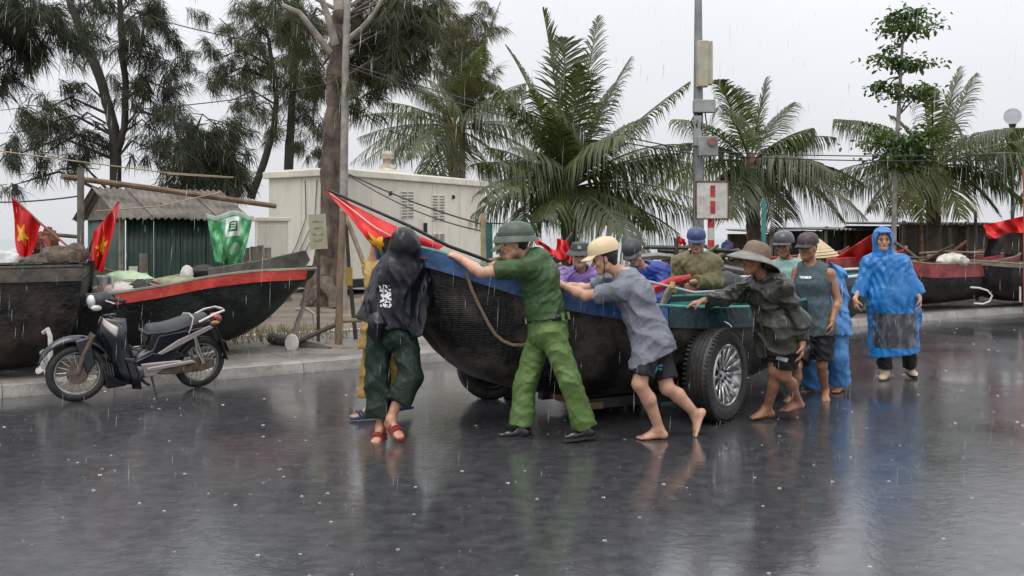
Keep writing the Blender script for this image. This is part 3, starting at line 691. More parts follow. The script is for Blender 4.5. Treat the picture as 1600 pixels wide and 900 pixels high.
# ---------------------------------------------------------------- trees
FROND = [mat('palm_leaf_a', (.072, .112, .034), .36, .45, 1.6, col2=(.118, .150, .055), rvar=.08), mat('palm_leaf_b', (.060, .096, .032), .36, .4, 1.6, col2=(.10, .125, .046)),
         mat('palm_leaf_yellow', (.13, .155, .040), .40, .4, 1.6, col2=(.19, .20, .065)), mat('palm_leaf_grey', (.11, .125, .075), .4, .3, 1.6)]
DEADF = mat('palm_leaf_dead', (.15, .10, .05), .6, .4, 3); RACH = mat('palm_rachis', (.13, .12, .05), .5, .3, 3); PTRUNK = mat('palm_trunk', (.085, .07, .05), .7, .4, 5, .7, 18)
for m_ in FROND: leafy(m_, .38, 1.5)
def frond(parent, c, tip, arch, m, wid=.62, n=58, drp=.5):
    drp *= R.uniform(.75, 1.35); wid *= R.uniform(.85, 1.12)
    c, tip = Vector(c), Vector(tip); ln = (tip-c).length; mid = lerp(c, tip, .5)+Vector((0, 0, arch*ln))
    def pt(t): return c*(1-t)**2+mid*2*t*(1-t)+tip*t*t
    b = MB(); ks = 10; b.tube([pt(i/ks) for i in range(ks+1)], [lerp(.028, .006, i/ks) for i in range(ks+1)], 5)
    b.cur = 1
    for i in range(n):
        t = .14+.86*(i/(n-1))**.92; p = pt(t); tg = (pt(min(1, t+.02))-pt(t-.02)).normalized()
        sd = tg.cross(Vector((0, 0, 1))); sd = sd.normalized() if sd.length > .05 else Vector((1, 0, 0)); nn = sd.cross(tg)
        pr = (math.sin(PI*min(1, (t*.86+.13))))**.6; l0 = wid*pr*R.uniform(.82, 1.1)*(.75 if t > .97 else 1)
        for q in (-1, 1):
            if R.random() < .07: continue
            fw = lerp(.35, 1.0, t)+R.uniform(-.22, .22); d = (tg*fw+sd*q*1.0+nn*.22+V(.22, .0, 0)).normalized(); l = l0*R.uniform(.85, 1.1)
            g = Vector((0, 0, -1)); w_ = (tg-d*tg.dot(d)).normalized()*.016*R.uniform(.8, 1.3)
            hz = math.hypot(tg.x, tg.y)*drp; p1 = p+d*l*.36+g*l*hz*.14; p2 = p1+d*l*(.34-.10*hz)+g*l*hz*.46; p3 = p2+d*l*(.26-.20*hz)+g*l*hz*.72
            b.add([p-w_*.7, p+w_*.7, p1+w_, p1-w_, p2+w_*.7, p2-w_*.7, p3], [(0, 1, 2, 3), (3, 2, 4, 5), (5, 4, 6)])
    o = b.build('frond', [RACH, m], parent); return o
def palm(label, base, crown, tips, rnd=10, lr=3.0, group='coconut palms behind the beach', seed=1, up=1., wid=.88, tr=.15):
    global R
    R = random.Random(seed); base = Vector(base); crown = Vector(crown)
    t = thing('coconut_palm', label, 'palm tree', base, 0, group); c = crown-base
    k = 16; pts = [Vector((c.x*(i/k)**1.3, c.y*(i/k), c.z*i/k)) for i in range(k+1)]
    b = MB(); b.tube([lerp(pts[int(i/2)], pts[min(k, int(i/2)+1)], .5*(i % 2)) for i in range(2*k+1)], [(tr*1.35 if i < 2 else tr)*(1 if i % 2 else 1.12) for i in range(2*k+1)], 10); b.build('trunk', PTRUNK, t)
    b = MB(); b.tube([c-Vector((0, 0, .5)), c, c+Vector((0, 0, .35))], [tr*1.1, tr*1.5, .04], 10)
    for i in range(14):
        a = R.random()*6.3; b.tube([c+V(.12*math.cos(a), .12*math.sin(a), -.3), c+V(.30*math.cos(a), .30*math.sin(a), .15)], [.06, .02], 5)
    b.build('crown_shaft', mat('palm_fibre', (.17, .10, .045), .7, .4, 7, .6, 30), t)
    for i, tp in enumerate(tips):
        T = P(tp[0], tp[1], crown.y+(tp[2] if len(tp) > 2 else R.uniform(-1.2, 1.2)))-base
        frond(t, c+V(0, 0, .1), T, tp[3] if len(tp) > 3 else .16, FROND[tp[4] if len(tp) > 4 else R.choice((0, 1, 0, 3))], wid, drp=.75)
    for i in range(rnd):
        a = 2.4*i+R.uniform(-.4, .4); e = R.uniform(-.2, 1.15)*up; l = lr*R.uniform(.8, 1.1)
        T = c+V(math.cos(a)*math.cos(e)*l, math.sin(a)*math.cos(e)*l, math.sin(e)*l-.25*l)
        frond(t, c+V(0, 0, .1), T, .20, FROND[R.choice((0, 1, 0, 1, 3))], wid, drp=.7)
    for i in range(1):
        a = 2.1*i+seed; frond(t, c, c+V(math.cos(a)*.9, math.sin(a)*.9, -1.5+.2*i), .45, DEADF, wid*.8, 40, .9)
    return t
palm('tall coconut palm at the centre with fronds fanning above the sun helmet', sp(892, 17.5), P(888, 305, 17.5),
     [(848, 14, 0), (880, 60, -.4), (935, 26, .3, .04), (905, 100, -.8), (790, 70, .2), (760, 125, -.6), (960, 130, .5), (985, 90, .2, .1), (1077, 128, -.3, .08), (1060, 240, .3), (1085, 330, -.6), (1060, 365, .2), (738, 335, -.5, .25),
      (800, 230, -1.5), (830, 140, -1.), (760, 230, .6), (990, 330, -1.2), (960, 210, -1.0), (850, 340, -1.6), (945, 350, -1.5), (800, 372, -1., .3)], 16, 2.6, seed=3)
palm('coconut palm leaning behind the cream kiosk roof', sp(708, 30), P(708, 205, 30),
     [(560, 215, 0), (548, 255, -.5, .3), (590, 270, -.3, .3), (782, 2, .2, .05), (640, 130, .4), (660, 60, 0), (720, 30, .6), (820, 130, .3), (800, 270, -.8), (760, 290, -.5), (650, 300, -1.2), (840, 200, 0), (600, 160, .5), (690, 300, -1.)], 14, 3.6, seed=5, wid=1.1)
palm('coconut palm right of the striped board with dark bare trunk', sp(1182, 21), P(1172, 262, 21),
     [(1198, 122, 0, .05), (1150, 140, .3), (1120, 125, -.4), (1062, 225, -.2, .2), (1055, 300, -.6, .3), (1305, 215, .2, .22), (1285, 255, -.5), (1330, 300, -.4, .2), (1315, 345, .2, .3), (1240, 160, .5), (1080, 330, .4, .3), (1230, 340, -.8, .3), (1140, 340, -1., .3), (1270, 200, -.2)], 9, 2.6, seed=7)
palm('coconut palm beneath the slender sapling with yellowing lower fronds', sp(1460, 22), P(1458, 268, 22),
     [(1500, 105, 0, .05), (1525, 115, .3, .05), (1440, 130, .2, .05), (1305, 188, -.2, .25), (1290, 285, .3, .2), (1325, 300, -.4, .2), (1400, 335, -1., .35, 2), (1360, 330, -.8, .3, 2), (1440, 345, -1., .4, 2), (1600, 200, 0, .2), (1590, 285, -.3, .2), (1560, 335, -.6, .3), (1500, 340, -1., .4, 2), (1600, 320, .4, .2), (1390, 180, .4)], 8, 2.8, seed=9)
palm('coconut palm at the right edge reaching in behind the globe lamp', sp(1690, 23), P(1690, 245, 23),
     [(1500, 225, 0, .3), (1540, 290, -.4, .3), (1570, 200, .2), (1560, 250, -.6, .25), (1580, 330, .2, .3), (1640, 120, 0), (1720, 100, .2), (1545, 265, .5, .3)], 8, 3, seed=11)

def needles(name, clumps, d0, m, parent, base, per=260, ln=(.22, .5), wd=.0065, seed=0, spread=.9):
    rg = np.random.RandomState(seed); A = []; D = []
    for (x, y, rx, ry, *q) in clumps:
        dd = q[0] if q else 0.; s = d0/F
        nt = max(3, int(rx*ry*per/1200/26)); c = np.array(P(x, y, d0+dd))
        tw = rg.normal(size=(nt, 3))*np.array([rx*s*.50, .45+rx*s*.3, ry*s*.50])+c
        for t_ in tw:
            k = rg.randint(45, 90); ax = rg.normal(size=3)*np.array([1, 1, .35]); ax /= np.linalg.norm(ax)
            st = t_+ax*rg.rand(k, 1)*.40+rg.normal(size=(k, 3))*.035
            dr = rg.normal(size=(k, 3))*.38+ax*.45+np.array([0.12, 0, -.75]); dr /= np.linalg.norm(dr, axis=1)[:, None]
            A.append(st); D.append(dr)
    A = np.concatenate(A); D = np.concatenate(D); n = len(A)
    ll = rg.uniform(*ln, size=(n, 1)); W = np.cross(D, rg.normal(size=(n, 3))); W /= np.linalg.norm(W, axis=1)[:, None]; W *= wd*rg.uniform(.6, 1.4, (n, 1))
    M_ = A+D*ll*.5; T = A+D*ll+np.array([0, 0, -.12])*ll
    v = np.stack([A-W*.6, A+W*.6, M_+W, T, M_-W], 1).reshape(-1, 3)-np.array(base)
    i = np.arange(n)[:, None]*5; f = np.concatenate([i+np.array([[0, 1, 2]]), i+np.array([[0, 2, 4]]), i+np.array([[4, 2, 3]])])
    return npmesh(name, v, f, m, parent, False)
def bark_tube(b, pts, rs, n=44, sub_=7):
    P_ = []; Q_ = []
    for i in range(len(pts)-1):
        for k in range(sub_): P_.append(lerp(pts[i], pts[i+1], k/sub_)); Q_.append(lerp(rs[i], rs[i+1], k/sub_))
    P_.append(pts[-1]); Q_.append(rs[-1]); k0 = len(b.v); b.tube(P_, Q_, n); c = 0
    for i in range(len(P_)):
        for j in range(n):
            v = Vector(b.v[k0+i*n+j]); d = v-P_[i]; q = V(d.x*26, d.y*26, v.z*3.2)
            h = abs(mnoise.noise(q))*-.16+.10*mnoise.noise(V(d.x*7, d.y*7, v.z*2.))+.05*mnoise.noise(v*30)
            b.v[k0+i*n+j] = tuple(P_[i]+d*(1.06+h))
BARK = mat('casuarina_bark', (.040, .034, .028), .75, .4, 5, .8, 20, stretch=(1, 1, .3)); BARKR = mat('red_brown_bark', (.115, .072, .05), .75, .5, 4, 1., 14, col2=(.19, .145, .115), stretch=(1, 1, .35))
BARKP = mat('pale_bare_wood', (.30, .265, .22), .65, .35, 4, .5, 20)
NEED = mat('needle_green', (.032, .042, .022), .6, .5, .8, col2=(.055, .065, .032)); NEEDG = mat('needle_mid_green', (.050, .062, .028), .6, .5, .8, col2=(.085, .095, .042)); NEEDY = mat('needle_yellow_green', (.100, .102, .036), .6, .5, .8, col2=(.15, .135, .055))
for m_ in (NEED, NEEDG, NEEDY): leafy(m_, .3, 1.3)
def conifer(label, d0, trunks, clumps, per, m=NEED, bark=BARK, seed=1, group='feathery trees on the left', name='casuarina_tree', limbs=True, wd=.0065, extra=None):
    """trunks: [(radius_px list, [(x,y,dd)...])]"""
    rg = random.Random(seed); b0 = P(*trunks[0][1][0][:2], d0); base = V(b0.x, b0.y, .1); t = thing(name, label, 'tree', base, 0, group); s = d0/F
    allp = []
    b = MB()
    for rs, pts in trunks:
        q = [P(p[0], p[1], d0+(p[2] if len(p) > 2 else 0))-base for p in pts]
        if pts is trunks[0][1]: q[0].z = min(q[0].z, -.15)
        fine = []; fr = []
        for i in range(len(q)-1):
            for k in range(4):
                w_ = k/4; fine.append(lerp(q[i], q[i+1], w_)+V(rg.uniform(-1, 1), rg.uniform(-1, 1), 0)*s*rs[0]*.10); fr.append(lerp(rs[i], rs[i+1], w_)*s*rg.uniform(.95, 1.05))
        fine.append(q[-1]); fr.append(rs[-1]*s); k0 = len(b.v); b.tube(fine, fr, 10) if rs[0] < 9.5 else bark_tube(b, fine, fr); allp += fine
    b.build('trunk', bark, t)
    if extra:
        for rs, pts in extra:
            MB().tube([P(p[0], p[1], d0+(p[2] if len(p) > 2 else 0))-base for p in pts], [r*s for r in rs], 8).build('bare_branch', BARKP, t)
    if limbs:
        b = MB()
        for c in clumps:
            e = P(c[0], c[1], d0+(c[4] if len(c) > 4 else 0))-base
            st = min(allp, key=lambda p: (p-e).length+1.6*max(0, p.z-e.z))
            m1 = lerp(st, e, .5)+V(rg.uniform(-.2, .2), rg.uniform(-.2, .2), .25+.08*(e-st).length)
            r0 = .022+.010*(e-st).length
            b.tube([st, lerp(st, m1, .55), m1, lerp(m1, e, .6), e], [r0, r0*.8, r0*.6, r0*.42, .008], 6)
            for k in range(5):
                a = lerp(m1, e, rg.random()); b.tube([a, a+V(rg.gauss(0, c[2]*s*.4), rg.gauss(0, .3), rg.gauss(.05, c[3]*s*.35)), a+V(rg.gauss(0, c[2]*s*.7), rg.gauss(0, .5), rg.gauss(-.1, c[3]*s*.6))], [.012, .009, .004], 4)
        b.build('branches', bark, t)
    needles('crown', clumps, d0, m, t, base, per, wd=wd, seed=seed); return t
conifer('forked dark casuarina with drooping needles above the tin shed', 21, [([9, 8.5, 8, 7.5, 7, 6, 6, 5], [(181, 292), (181, 250), (178, 200), (168, 160), (150, 105), (128, 55), (112, 10), (95, -40)]), ([6, 5.5, 5, 5, 4], [(183, 235), (194, 200), (197, 140), (190, 70), (186, -30)])],
    [(150, 15, 40, 35), (232, 40, 38, 55), (215, 90, 40, 45), (255, 85, 28, 40), (135, 60, 28, 30), (95, 150, 45, 22), (55, 178, 50, 20), (112, 200, 55, 26), (35, 205, 38, 26), (75, 235, 48, 24), (140, 212, 30, 24), (18, 245, 24, 18), (85, 266, 26, 12),
     (240, 148, 34, 32), (262, 188, 34, 34), (242, 206, 26, 24), (288, 150, 16, 22), (248, 238, 46, 20), (205, 20, 40, 30), (215, 150, 16, 30), (240, 0, 40, 25), (18, 290, 10, 8)], 300, seed=21)
conifer('low dense dark casuarina beside the shed roof', 19, [([6, 5, 4, 3], [(318, 300), (312, 270), (308, 240), (305, 205)])],
    [(300, 208, 24, 22), (343, 200, 26, 16), (296, 240, 36, 26), (325, 262, 44, 22), (352, 255, 24, 22), (300, 270, 36, 22), (325, 228, 28, 20), (365, 230, 18, 18), (340, 285, 28, 16)], 620, seed=22)
conifer('casuarina boughs hanging in from beyond the left edge', 17, [([9, 8, 6], [(-90, 440), (-85, 200), (-70, -40)])],
    [(5, 35, 38, 45), (38, 15, 45, 28), (58, 55, 34, 24), (15, 80, 24, 26), (88, 35, 26, 18), (-30, 60, 50, 60), (0, 105, 14, 22), (70, 10, 30, 20)], 480, seed=23)
conifer('pair of slanting dark casuarina trunks left of the kiosk', 26, [([7, 7, 6, 5, 4], [(440, 300), (452, 240), (455, 180), (460, 100), (462, -30)]), ([6, 5.5, 5, 4, 3], [(392, 310), (412, 255), (428, 205), (432, 150), (420, 60)])],
    [(370, 60, 46, 36), (338, 92, 36, 22), (358, 125, 46, 18), (420, 40, 46, 38), (462, 90, 42, 46), (420, 128, 36, 26), (472, 150, 32, 38), (398, 168, 26, 20), (440, 196, 34, 24), (482, 30, 28, 30), (400, 10, 40, 15), (482, 238, 22, 24), (330, 130, 22, 12), (490, 190, 24, 34), (355, 160, 24, 10), (440, 10, 50, 20), (470, 120, 30, 40), (395, 95, 36, 22)], 430, NEEDG, seed=24)
conifer('thick red-brown trunk with sawn pale branches before the cream kiosk', 19.5, [([30, 22, 18.5, 18, 17, 15, 14, 12], [(496, 478), (512, 420), (519, 340), (522, 270), (524, 190), (528, 110), (530, 60), (532, 18)]), ([11, 9, 7], [(508, 440, -.3), (520, 460, -.5), (522, 482, -.6)]), ([10, 8, 5], [(500, 450, -.2), (482, 475, -.3), (470, 492, -.4)])],
    [(592, 58, 38, 46, 1.4), (612, 28, 42, 36, 1.4), (576, 112, 32, 36, 1.2), (640, 68, 32, 36), (618, 112, 28, 24), (562, 150, 18, 28), (660, 28, 36, 28), (490, 122, 20, 26, 1.8), (562, 20, 26, 24, 1.6), (600, 90, 34, 34, 1.2), (566, 90, 20, 36, 1.5), (640, 20, 40, 24), (476, 50, 26, 26, 2.), (445, 25, 30, 22, 2.)], 620, NEEDG, BARKR, 25, None, 'old_tree', True, .0075,
    [([6, 5, 4.5, 4], [(516, 82, -.3), (490, 48, -.5), (468, 20, -.6), (440, 8, -.7)]), ([6.5, 5, 4.5], [(524, 70, -.35), (512, 25, -.5), (496, -20, -.6)]), ([6, 5, 4, 4], [(540, 66, -.3), (566, 44, -.4), (586, 20, -.5), (602, -10, -.5)]), ([9, 8.5, 8.5], [(531, 30, 0), (529, 0, 0), (528, -40, 0)])])
conifer('pale yellow-green weeping tree between the two tall palms', 31, [([6, 5, 4], [(722, 300), (722, 180), (724, 40)])],
    [(700, 58, 32, 36), (742, 68, 26, 38), (720, 112, 36, 46), (690, 18, 36, 18), (762, 28, 16, 24), (722, 162, 26, 28), (745, 130, 24, 40), (690, 90, 20, 34), (705, 140, 26, 30)], 900, NEEDY, BARK, 26, None)

def sapling():
    d0 = 20.; s = d0/F; base = sp(1393, d0); rg = random.Random(5)
    t = thing('almond_sapling', 'slender young tree with flat tiers of broad leaves rising above the palm', 'tree', base)
    pts = [(1395, 440), (1397, 330), (1399, 250), (1404, 180), (1407, 120), (1410, 70), (1418, 20)]; q = [P(x, y, d0)-base for x, y in pts]; q[0].z = 0
    MB().tube(q, [5*s, 4.2*s, 4*s, 3.4*s, 2.8*s, 2*s, 1*s], 8).build('trunk', mat('pale_bark', (.26, .235, .205), .7, .35, 6, .4, 20), t)
    tiers = [(1425, 22, 36, 16), (1398, 30, 22, 10), (1425, 46, 44, 16), (1400, 42, 26, 10), (1392, 75, 14, 7), (1385, 92, 34, 10), (1428, 100, 38, 13), (1405, 98, 30, 12), (1385, 138, 28, 12), (1425, 146, 40, 18), (1375, 132, 14, 8), (1448, 142, 18, 10),
             (1370, 222, 34, 14), (1420, 226, 46, 22), (1450, 210, 32, 18), (1400, 245, 40, 18), (1440, 245, 34, 20), (1410, 262, 30, 12), (1380, 210, 24, 8)]
    b = MB()
    for x, y, rx, ry in tiers:
        c = P(x, y, d0)-base; st = min(q, key=lambda p: abs(p.z-c.z+.15)); MB().tube([st, lerp(st, c, .5)+V(0, 0, .05), c], [.022, .015, .006], 5).build('branch', BARK, t)
        for k in range(int(rx*ry*.36)):
            p = c+V(rg.gauss(0, rx*s*.5), rg.gauss(0, rx*s*.5), rg.gauss(0, ry*s*.38)); a = rg.random()*6.3; l = rg.uniform(.07, .14)
            M_ = Matrix.Rotation(a, 3, 'Z')@Matrix.Rotation(rg.gauss(.25, .5), 3, 'Y')@Matrix.Rotation(rg.gauss(0, .5), 3, 'X')
            b.add([p+M_@Vector(v) for v in ((0, 0, 0), (l*.5, -l*.28, .01), (l*.95, -l*.2, -.01), (l*1.1, 0, -.02), (l*.95, l*.2, -.01), (l*.5, l*.28, .01))], [(0, 1, 2, 3), (0, 3, 4, 5)])
    b.build('crown', leafy(mat('almond_leaf', (.058, .115, .026), .4, .5, 2.2, col2=(.11, .17, .045)), .35, 1.4), t, smooth=False)
sapling()
# ---------------------------------------------------------------- boats
def tar(name, c, weave=0., red=None):
    m = mat(name, c, .40, .65, 3.2, .6, 22, spec=.35, col2=red or tuple(min(1, x*2.6+.008) for x in c), lo=.44, hi=.66, rvar=.14)
    if weave and not m.get('woven'):
        m['woven'] = 1; n, l = m.node_tree.nodes, m.node_tree.links; tcn = n.new('ShaderNodeTexCoord'); mp = n.new('ShaderNodeMapping'); mp.inputs['Scale'].default_value = (5.5, 5.5, 16)
        br = n.new('ShaderNodeTexBrick'); br.inputs['Scale'].default_value = 1.; br.inputs['Mortar Size'].default_value = .05; br.inputs['Mortar Smooth'].default_value = .8
        sw = n.new('ShaderNodeCombineXYZ'); se = n.new('ShaderNodeSeparateXYZ'); l.new(tcn.outputs['Object'], mp.inputs[0]); l.new(mp.outputs[0], se.inputs[0]); l.new(se.outputs[0], sw.inputs[0]); l.new(se.outputs[2], sw.inputs[1]); l.new(sw.outputs[0], br.inputs['Vector'])
        bp = n.new('ShaderNodeBump'); bp.inputs['Strength'].default_value = weave; bp.inputs['Distance'].default_value = .015; bp.invert = True; l.new(br.outputs['Fac'], bp.inputs['Height'])
        b = n['Principled BSDF']; old = b.inputs['Normal'].links[0].from_socket; l.new(old, bp.inputs['Normal']); l.new(bp.outputs[0], b.inputs['Normal'])
    return m
def boat(name, label, bow, stern, B, sheer, keel, hull, inner, bands, rail, beam=None, group=None, thw=3, full=.62, pw=.72, railr=.028, ribs=True, zoff=0.):
    """bands: [(s0,s1,height,material,proud)] boards outside along the sheer; sheer/keel: [(s,z)]"""
    bow, stern = Vector((*bow, 0)), Vector((*stern, 0)); ax = bow-stern; Ln = ax.length; mid = (bow+stern)/2; rz = math.atan2(ax.y, ax.x)
    t = thing(name, label, 'boat', V(mid.x, mid.y, zoff), rz, group)
    beam = beam or [(0, .10), (.04, .28), (.12, .52), (.25, .80), (.45, 1.), (.65, .98), (.85, .84), (.96, .66), (1, .58)]
    I = lambda s, q: interp(s, [a for a, _ in q], [b for _, b in q])
    def sm(s, q): return (I(max(0, s-.035), q)+2*I(s, q)+I(min(1, s+.035), q))/4
    def pt(s, th, sd, off=0.):
        """th 0 keel .. 1 gunwale"""
        g, k, hb = sm(s, sheer), sm(s, keel), sm(s, beam)*B-off; a = th*PI/2
        rk = .16*(1-s)**6*(th-.2)*Ln*.5
        return V(Ln*(.5-s)+rk, sd*max(.004, hb)*math.sin(a)**pw, k+off+(g-k-off)*(1-math.cos(a)**full))
    NS, NT = 40, 12
    def shell(off, top=1.):
        b = MB()
        for sd in (1, -1): b.sheet((lambda u, v, sd=sd: pt(u, v*top, sd, off)) if sd > 0 else (lambda u, v: pt(u, (1-v)*top, -1, off)), NS, NT)
        for s_ in (0., 1.):
            r = [pt(s_, top*i/NT, 1, off) for i in range(NT, -1, -1)]+[pt(s_, top*i/NT, -1, off) for i in range(1, NT+1)]
            b.add(r, [tuple(range(len(r))) if s_ == 1. else tuple(range(len(r)-1, -1, -1))])
        return b
    shell(0).build('hull', hull, t)
    shell(.035, .992).build('lining', inner, t)
    def edge(s, sd, dz, out):
        p = pt(s, 1, sd); q = pt(min(1, s+.01), 1, sd); r = pt(max(0, s-.01), 1, sd); tg = (r-q); nr = V(tg.y, -tg.x, 0)
        if nr.y*sd < 0: nr = -nr
        nr = nr.normalized() if nr.length > 1e-6 else V(0, sd, 0); return p+nr*out+V(0, 0, dz)
    for s0, s1, h, m, pr in bands:
        for sd in (1, -1):
            b = MB(); n = 24; vs = []
            def pin(s, dz, out):
                g, k = sm(s, sheer), sm(s, keel); fr = max(.0, min(1, (g+dz-k)/max(.05, g-k))); th = math.acos(max(0, min(1, 1-fr))**(1/full))/(PI/2) if fr < 1 else 1.
                p = pt(s, min(1, th), sd); e = edge(s, sd, 0, out)-edge(s, sd, 0, 0); return V(p.x+e.x, p.y+e.y, g+dz)
            for i in range(n+1):
                s = lerp(s0, s1, i/n); vs += [pin(s, .012, pr+.004), pin(s, .012, -.02), pin(s, -h, -.02), pin(s, -h, pr+.012)]
            fs = [(i*4+j, i*4+(j+1) % 4, i*4+4+(j+1) % 4, i*4+4+j) for i in range(n) for j in range(4)]+[(0, 3, 2, 1), (n*4, n*4+1, n*4+2, n*4+3)]
            b.add(vs, fs); b.build('strake_board', m, t)
    for sd in (1, -1):
        MB().tube([edge(s/30, sd, .02, .0) for s in range(31)], railr, 8, flat=.8).build('gunwale_rail', rail, t)
    for i in range(thw):
        s = .25+.6*i/max(1, thw-1); hb = sm(s, beam)*B; MB().box((Ln*(.5-s), 0, sm(s, sheer)-.14), (.2, hb*2*.97, .04)).build('thwart', inner, t, bevel=.008)
    if ribs:
        for i in range(9):
            s = .12+.8*i/8
            MB().tube([pt(s, v, 1, .05) for v in np.linspace(.95, .05, 9)]+[pt(s, v, -1, .05) for v in np.linspace(.05, .95, 9)], .018, 5).build('rib', inner, t)
    MB().tube([pt(0, v, 1, 0)*1.0 for v in np.linspace(0, 1, 9)]+[pt(0, 1, 1, 0)+V(.0, 0, .05)], .045, 8).build('stem_post', hull, t)
    t['_L'] = Ln
    return t, pt, edge
BLUE = mat('boat_blue', (.014, .050, .165), .34, .4, 5, .3, 20, col2=(.035, .095, .23), rvar=.12); TEAL = mat('boat_dark_teal', (.010, .032, .040), .34, .5, 4, .3, 20, rvar=.12); TURQ = mat('turquoise_paint', (.04, .22, .19), .4, .4, 5); TURQD = mat('turquoise_rail', (.03, .21, .18), .4, .4, 6, col2=(.06, .32, .28)); REDB = mat('boat_red', (.50, .028, .018), .32, .35, 4, .3, 20, col2=(.58, .06, .04)); GRNB = mat('boat_green', (.012, .05, .033), .35, .5, 3, .3, 20)
TAR = tar('tarred_basket_hull', (.010, .0095, .0085), .4, (.085, .072, .058))
MB_, MPT, MEDGE = boat('basket_boat', 'tarred basket boat with blue bow board being wheeled along the wet road', (-.80, 7.55), (2.46, 9.30), .86,
    [(0, 1.47), (.05, 1.415), (.12, 1.30), (.25, 1.10), (.35, 1.02), (.45, .957), (.6, .915), (.8, .895), (1, .92)], [(0, .95), (.03, .74), (.08, .52), (.15, .36), (.25, .25), (.35, .19), (.5, .17), (.8, .17), (1, .34)],
    TAR, TURQ, [(.0, .50, .125, BLUE, .018), (.503, 1., .15, TEAL, .018)], TURQD, thw=3, full=.66, railr=.018)
# rope hanging from the bow board, painted emblem
from mathutils.bvhtree import BVHTree
def on_hull(bt_, px):
    hu = [c for c in bt_.children if c.name.startswith('hull')][0]; M_ = Matrix.Translation(bt_.location)@Matrix.Rotation(bt_.rotation_euler[2], 4, 'Z')
    bv = BVHTree.FromPolygons([M_@x.co for x in hu.data.vertices], [tuple(p.vertices) for p in hu.data.polygons]); o_ = V(0, 0, CH); r_ = []
    for x, y in px:
        h = bv.ray_cast(o_, (P(x, y, 5)-o_).normalized())
        if h[0] is not None: r_.append(h[0]+h[1]*.035*(1 if h[1].y < 0 else -1))
    return r_
b = MB(); b.tube(on_hull(MB_, [(728, 424), (732, 436), (737, 450), (745, 468), (754, 486), (764, 505), (774, 520), (786, 530), (800, 536), (815, 537), (832, 531)]), .013, 8)
o = b.build('rope', mat('rope_brown', (.27, .19, .125), .7, .3, 60, .8, 120)); tag(o, 'thick tan mooring rope looped down the side of the wheeled boat', 'rope')
RUB = mat('tyre_rubber', (.014, .014, .015), .45, .5, 5, .3, 60, col2=(.040, .037, .033)); RUBW = mat('tyre_side', (.032, .030, .027), .5, .4, 8, .2, 60); ALLOY = mat('alloy', (.55, .55, .55), .30, .3, 9, metal=.9, rvar=.1); STEEL = mat('dark_steel', (.06, .058, .055), .5, .4, 8, metal=.5); PLANK = mat('trailer_plank', (.20, .125, .065), .6, .4, 5, .4, 20)
def car_wheel(parent, c, axis, r=.385, wd=.23, spokes=14, small=False):
    """c local to parent; axis points outwards"""
    z = Vector(axis).normalized(); x = z.cross(V(0, 0, 1)).normalized(); y = z.cross(x); M = Matrix((x, y, z)).transposed(); h = wd/2; c = Vector(c)
    pr = [(r*.66, -h*.8), (r*.80, -h*.98), (r*.93, -h*.92), (r*.985, -h*.68)]
    for g in (-.45, -.15, .15, .45): pr += [(r, h*(g-.13)), (r, h*(g-.035)), (r*.986, h*(g-.03)), (r*.986, h*(g+.03)), (r, h*(g+.035)), (r, h*(g+.13))]
    pr += [(r*.985, h*.68), (r*.93, h*.92), (r*.80, h*.98), (r*.70, h*.9), (r*.66, h*.8)]
    w_ = MB().lathe(pr, c, M, 56, cap=False).build('wheel', RUB, parent)
    b = MB()
    for i in range(60):
        a = 2*PI*i/60
        for sg in (-1, 1): b.box(c+M@V(math.cos(a)*r*.975, math.sin(a)*r*.975, sg*h*.80), (.012, r*.045, h*.30), rot=M@Matrix.Rotation(a, 3, 'Z'))
    b.build('tread_blocks', RUB, w_, kind='stuff')
    rm = MB().lathe([(r*.665, -h*.8), (r*.665, h*.86), (r*.63, h*.93), (r*.60, h*.86), (r*.585, h*.45), (r*.56, h*.35), (r*.56, -h*.7), (.0, -h*.72)], c, M, 44, cap=False).build('rim', ALLOY, w_)
    if small:
        rm.data.materials[0] = RUB; return w_
    MB().lathe([(r*.53, -h*.3), (r*.1, -h*.28)], c, M, 32).build('brake_disc', STEEL, w_)
    for i in range(spokes):
        a = 2*PI*i/spokes; b = MB(); d = V(math.cos(a), math.sin(a), 0); sdv = V(-d.y, d.x, 0); wv = r*.036
        q = []
        for rr, zz, ww in ((.16, .42, 1.1), (.38, .56, 1.), (.60, .82, 1.5)):
            for s_, t_ in ((-1, 0), (-.6, .10), (.6, .10), (1, 0)): q.append(c+M@(d*r*rr+sdv*wv*ww*s_+V(0, 0, h*(zz+t_))))
        b.add(q, [(4*k+j, 4*k+j+1, 4*k+5+j, 4*k+4+j) for k in range(2) for j in range(3)]); b.build('spoke', ALLOY, w_, solid=.006)
    MB().lathe([(r*.20, h*.3), (r*.20, h*.48), (r*.17, h*.53), (r*.07, h*.5), (0, h*.52)], c, M, 24).build('hub', ALLOY, w_)
    for i in range(5):
        a = 2*PI*i/5; MB().lathe([(.014, h*.5), (.014, h*.58), (0, h*.58)], c+M@V(math.cos(a)*r*.125, math.sin(a)*r*.125, 0), M, 8).build('wheel_nut', STEEL, w_)
    return w_
tr = thing('boat_trailer', 'handmade boat trailer with car wheels under the tarred basket boat', 'trailer', (MB_.location.x, MB_.location.y, 0), MB_.rotation_euler[2])
Mi = Matrix.Rotation(-MB_.rotation_euler[2], 3, 'Z'); loc = lambda p: Mi@(Vector(p)-Vector((MB_.location.x, MB_.location.y, 0)))
wc = P(1139, 591, 7.83); wc.z = .384; axw = V(.78, -.626, 0)
car_wheel(tr, loc(wc-axw*.11), Mi@axw)
wf = loc(P(1139, 591, 7.83)); 
far_c = V(wf.x-.05, -wf.y, .384)
car_wheel(tr, far_c, (0, -1, 0), small=True)
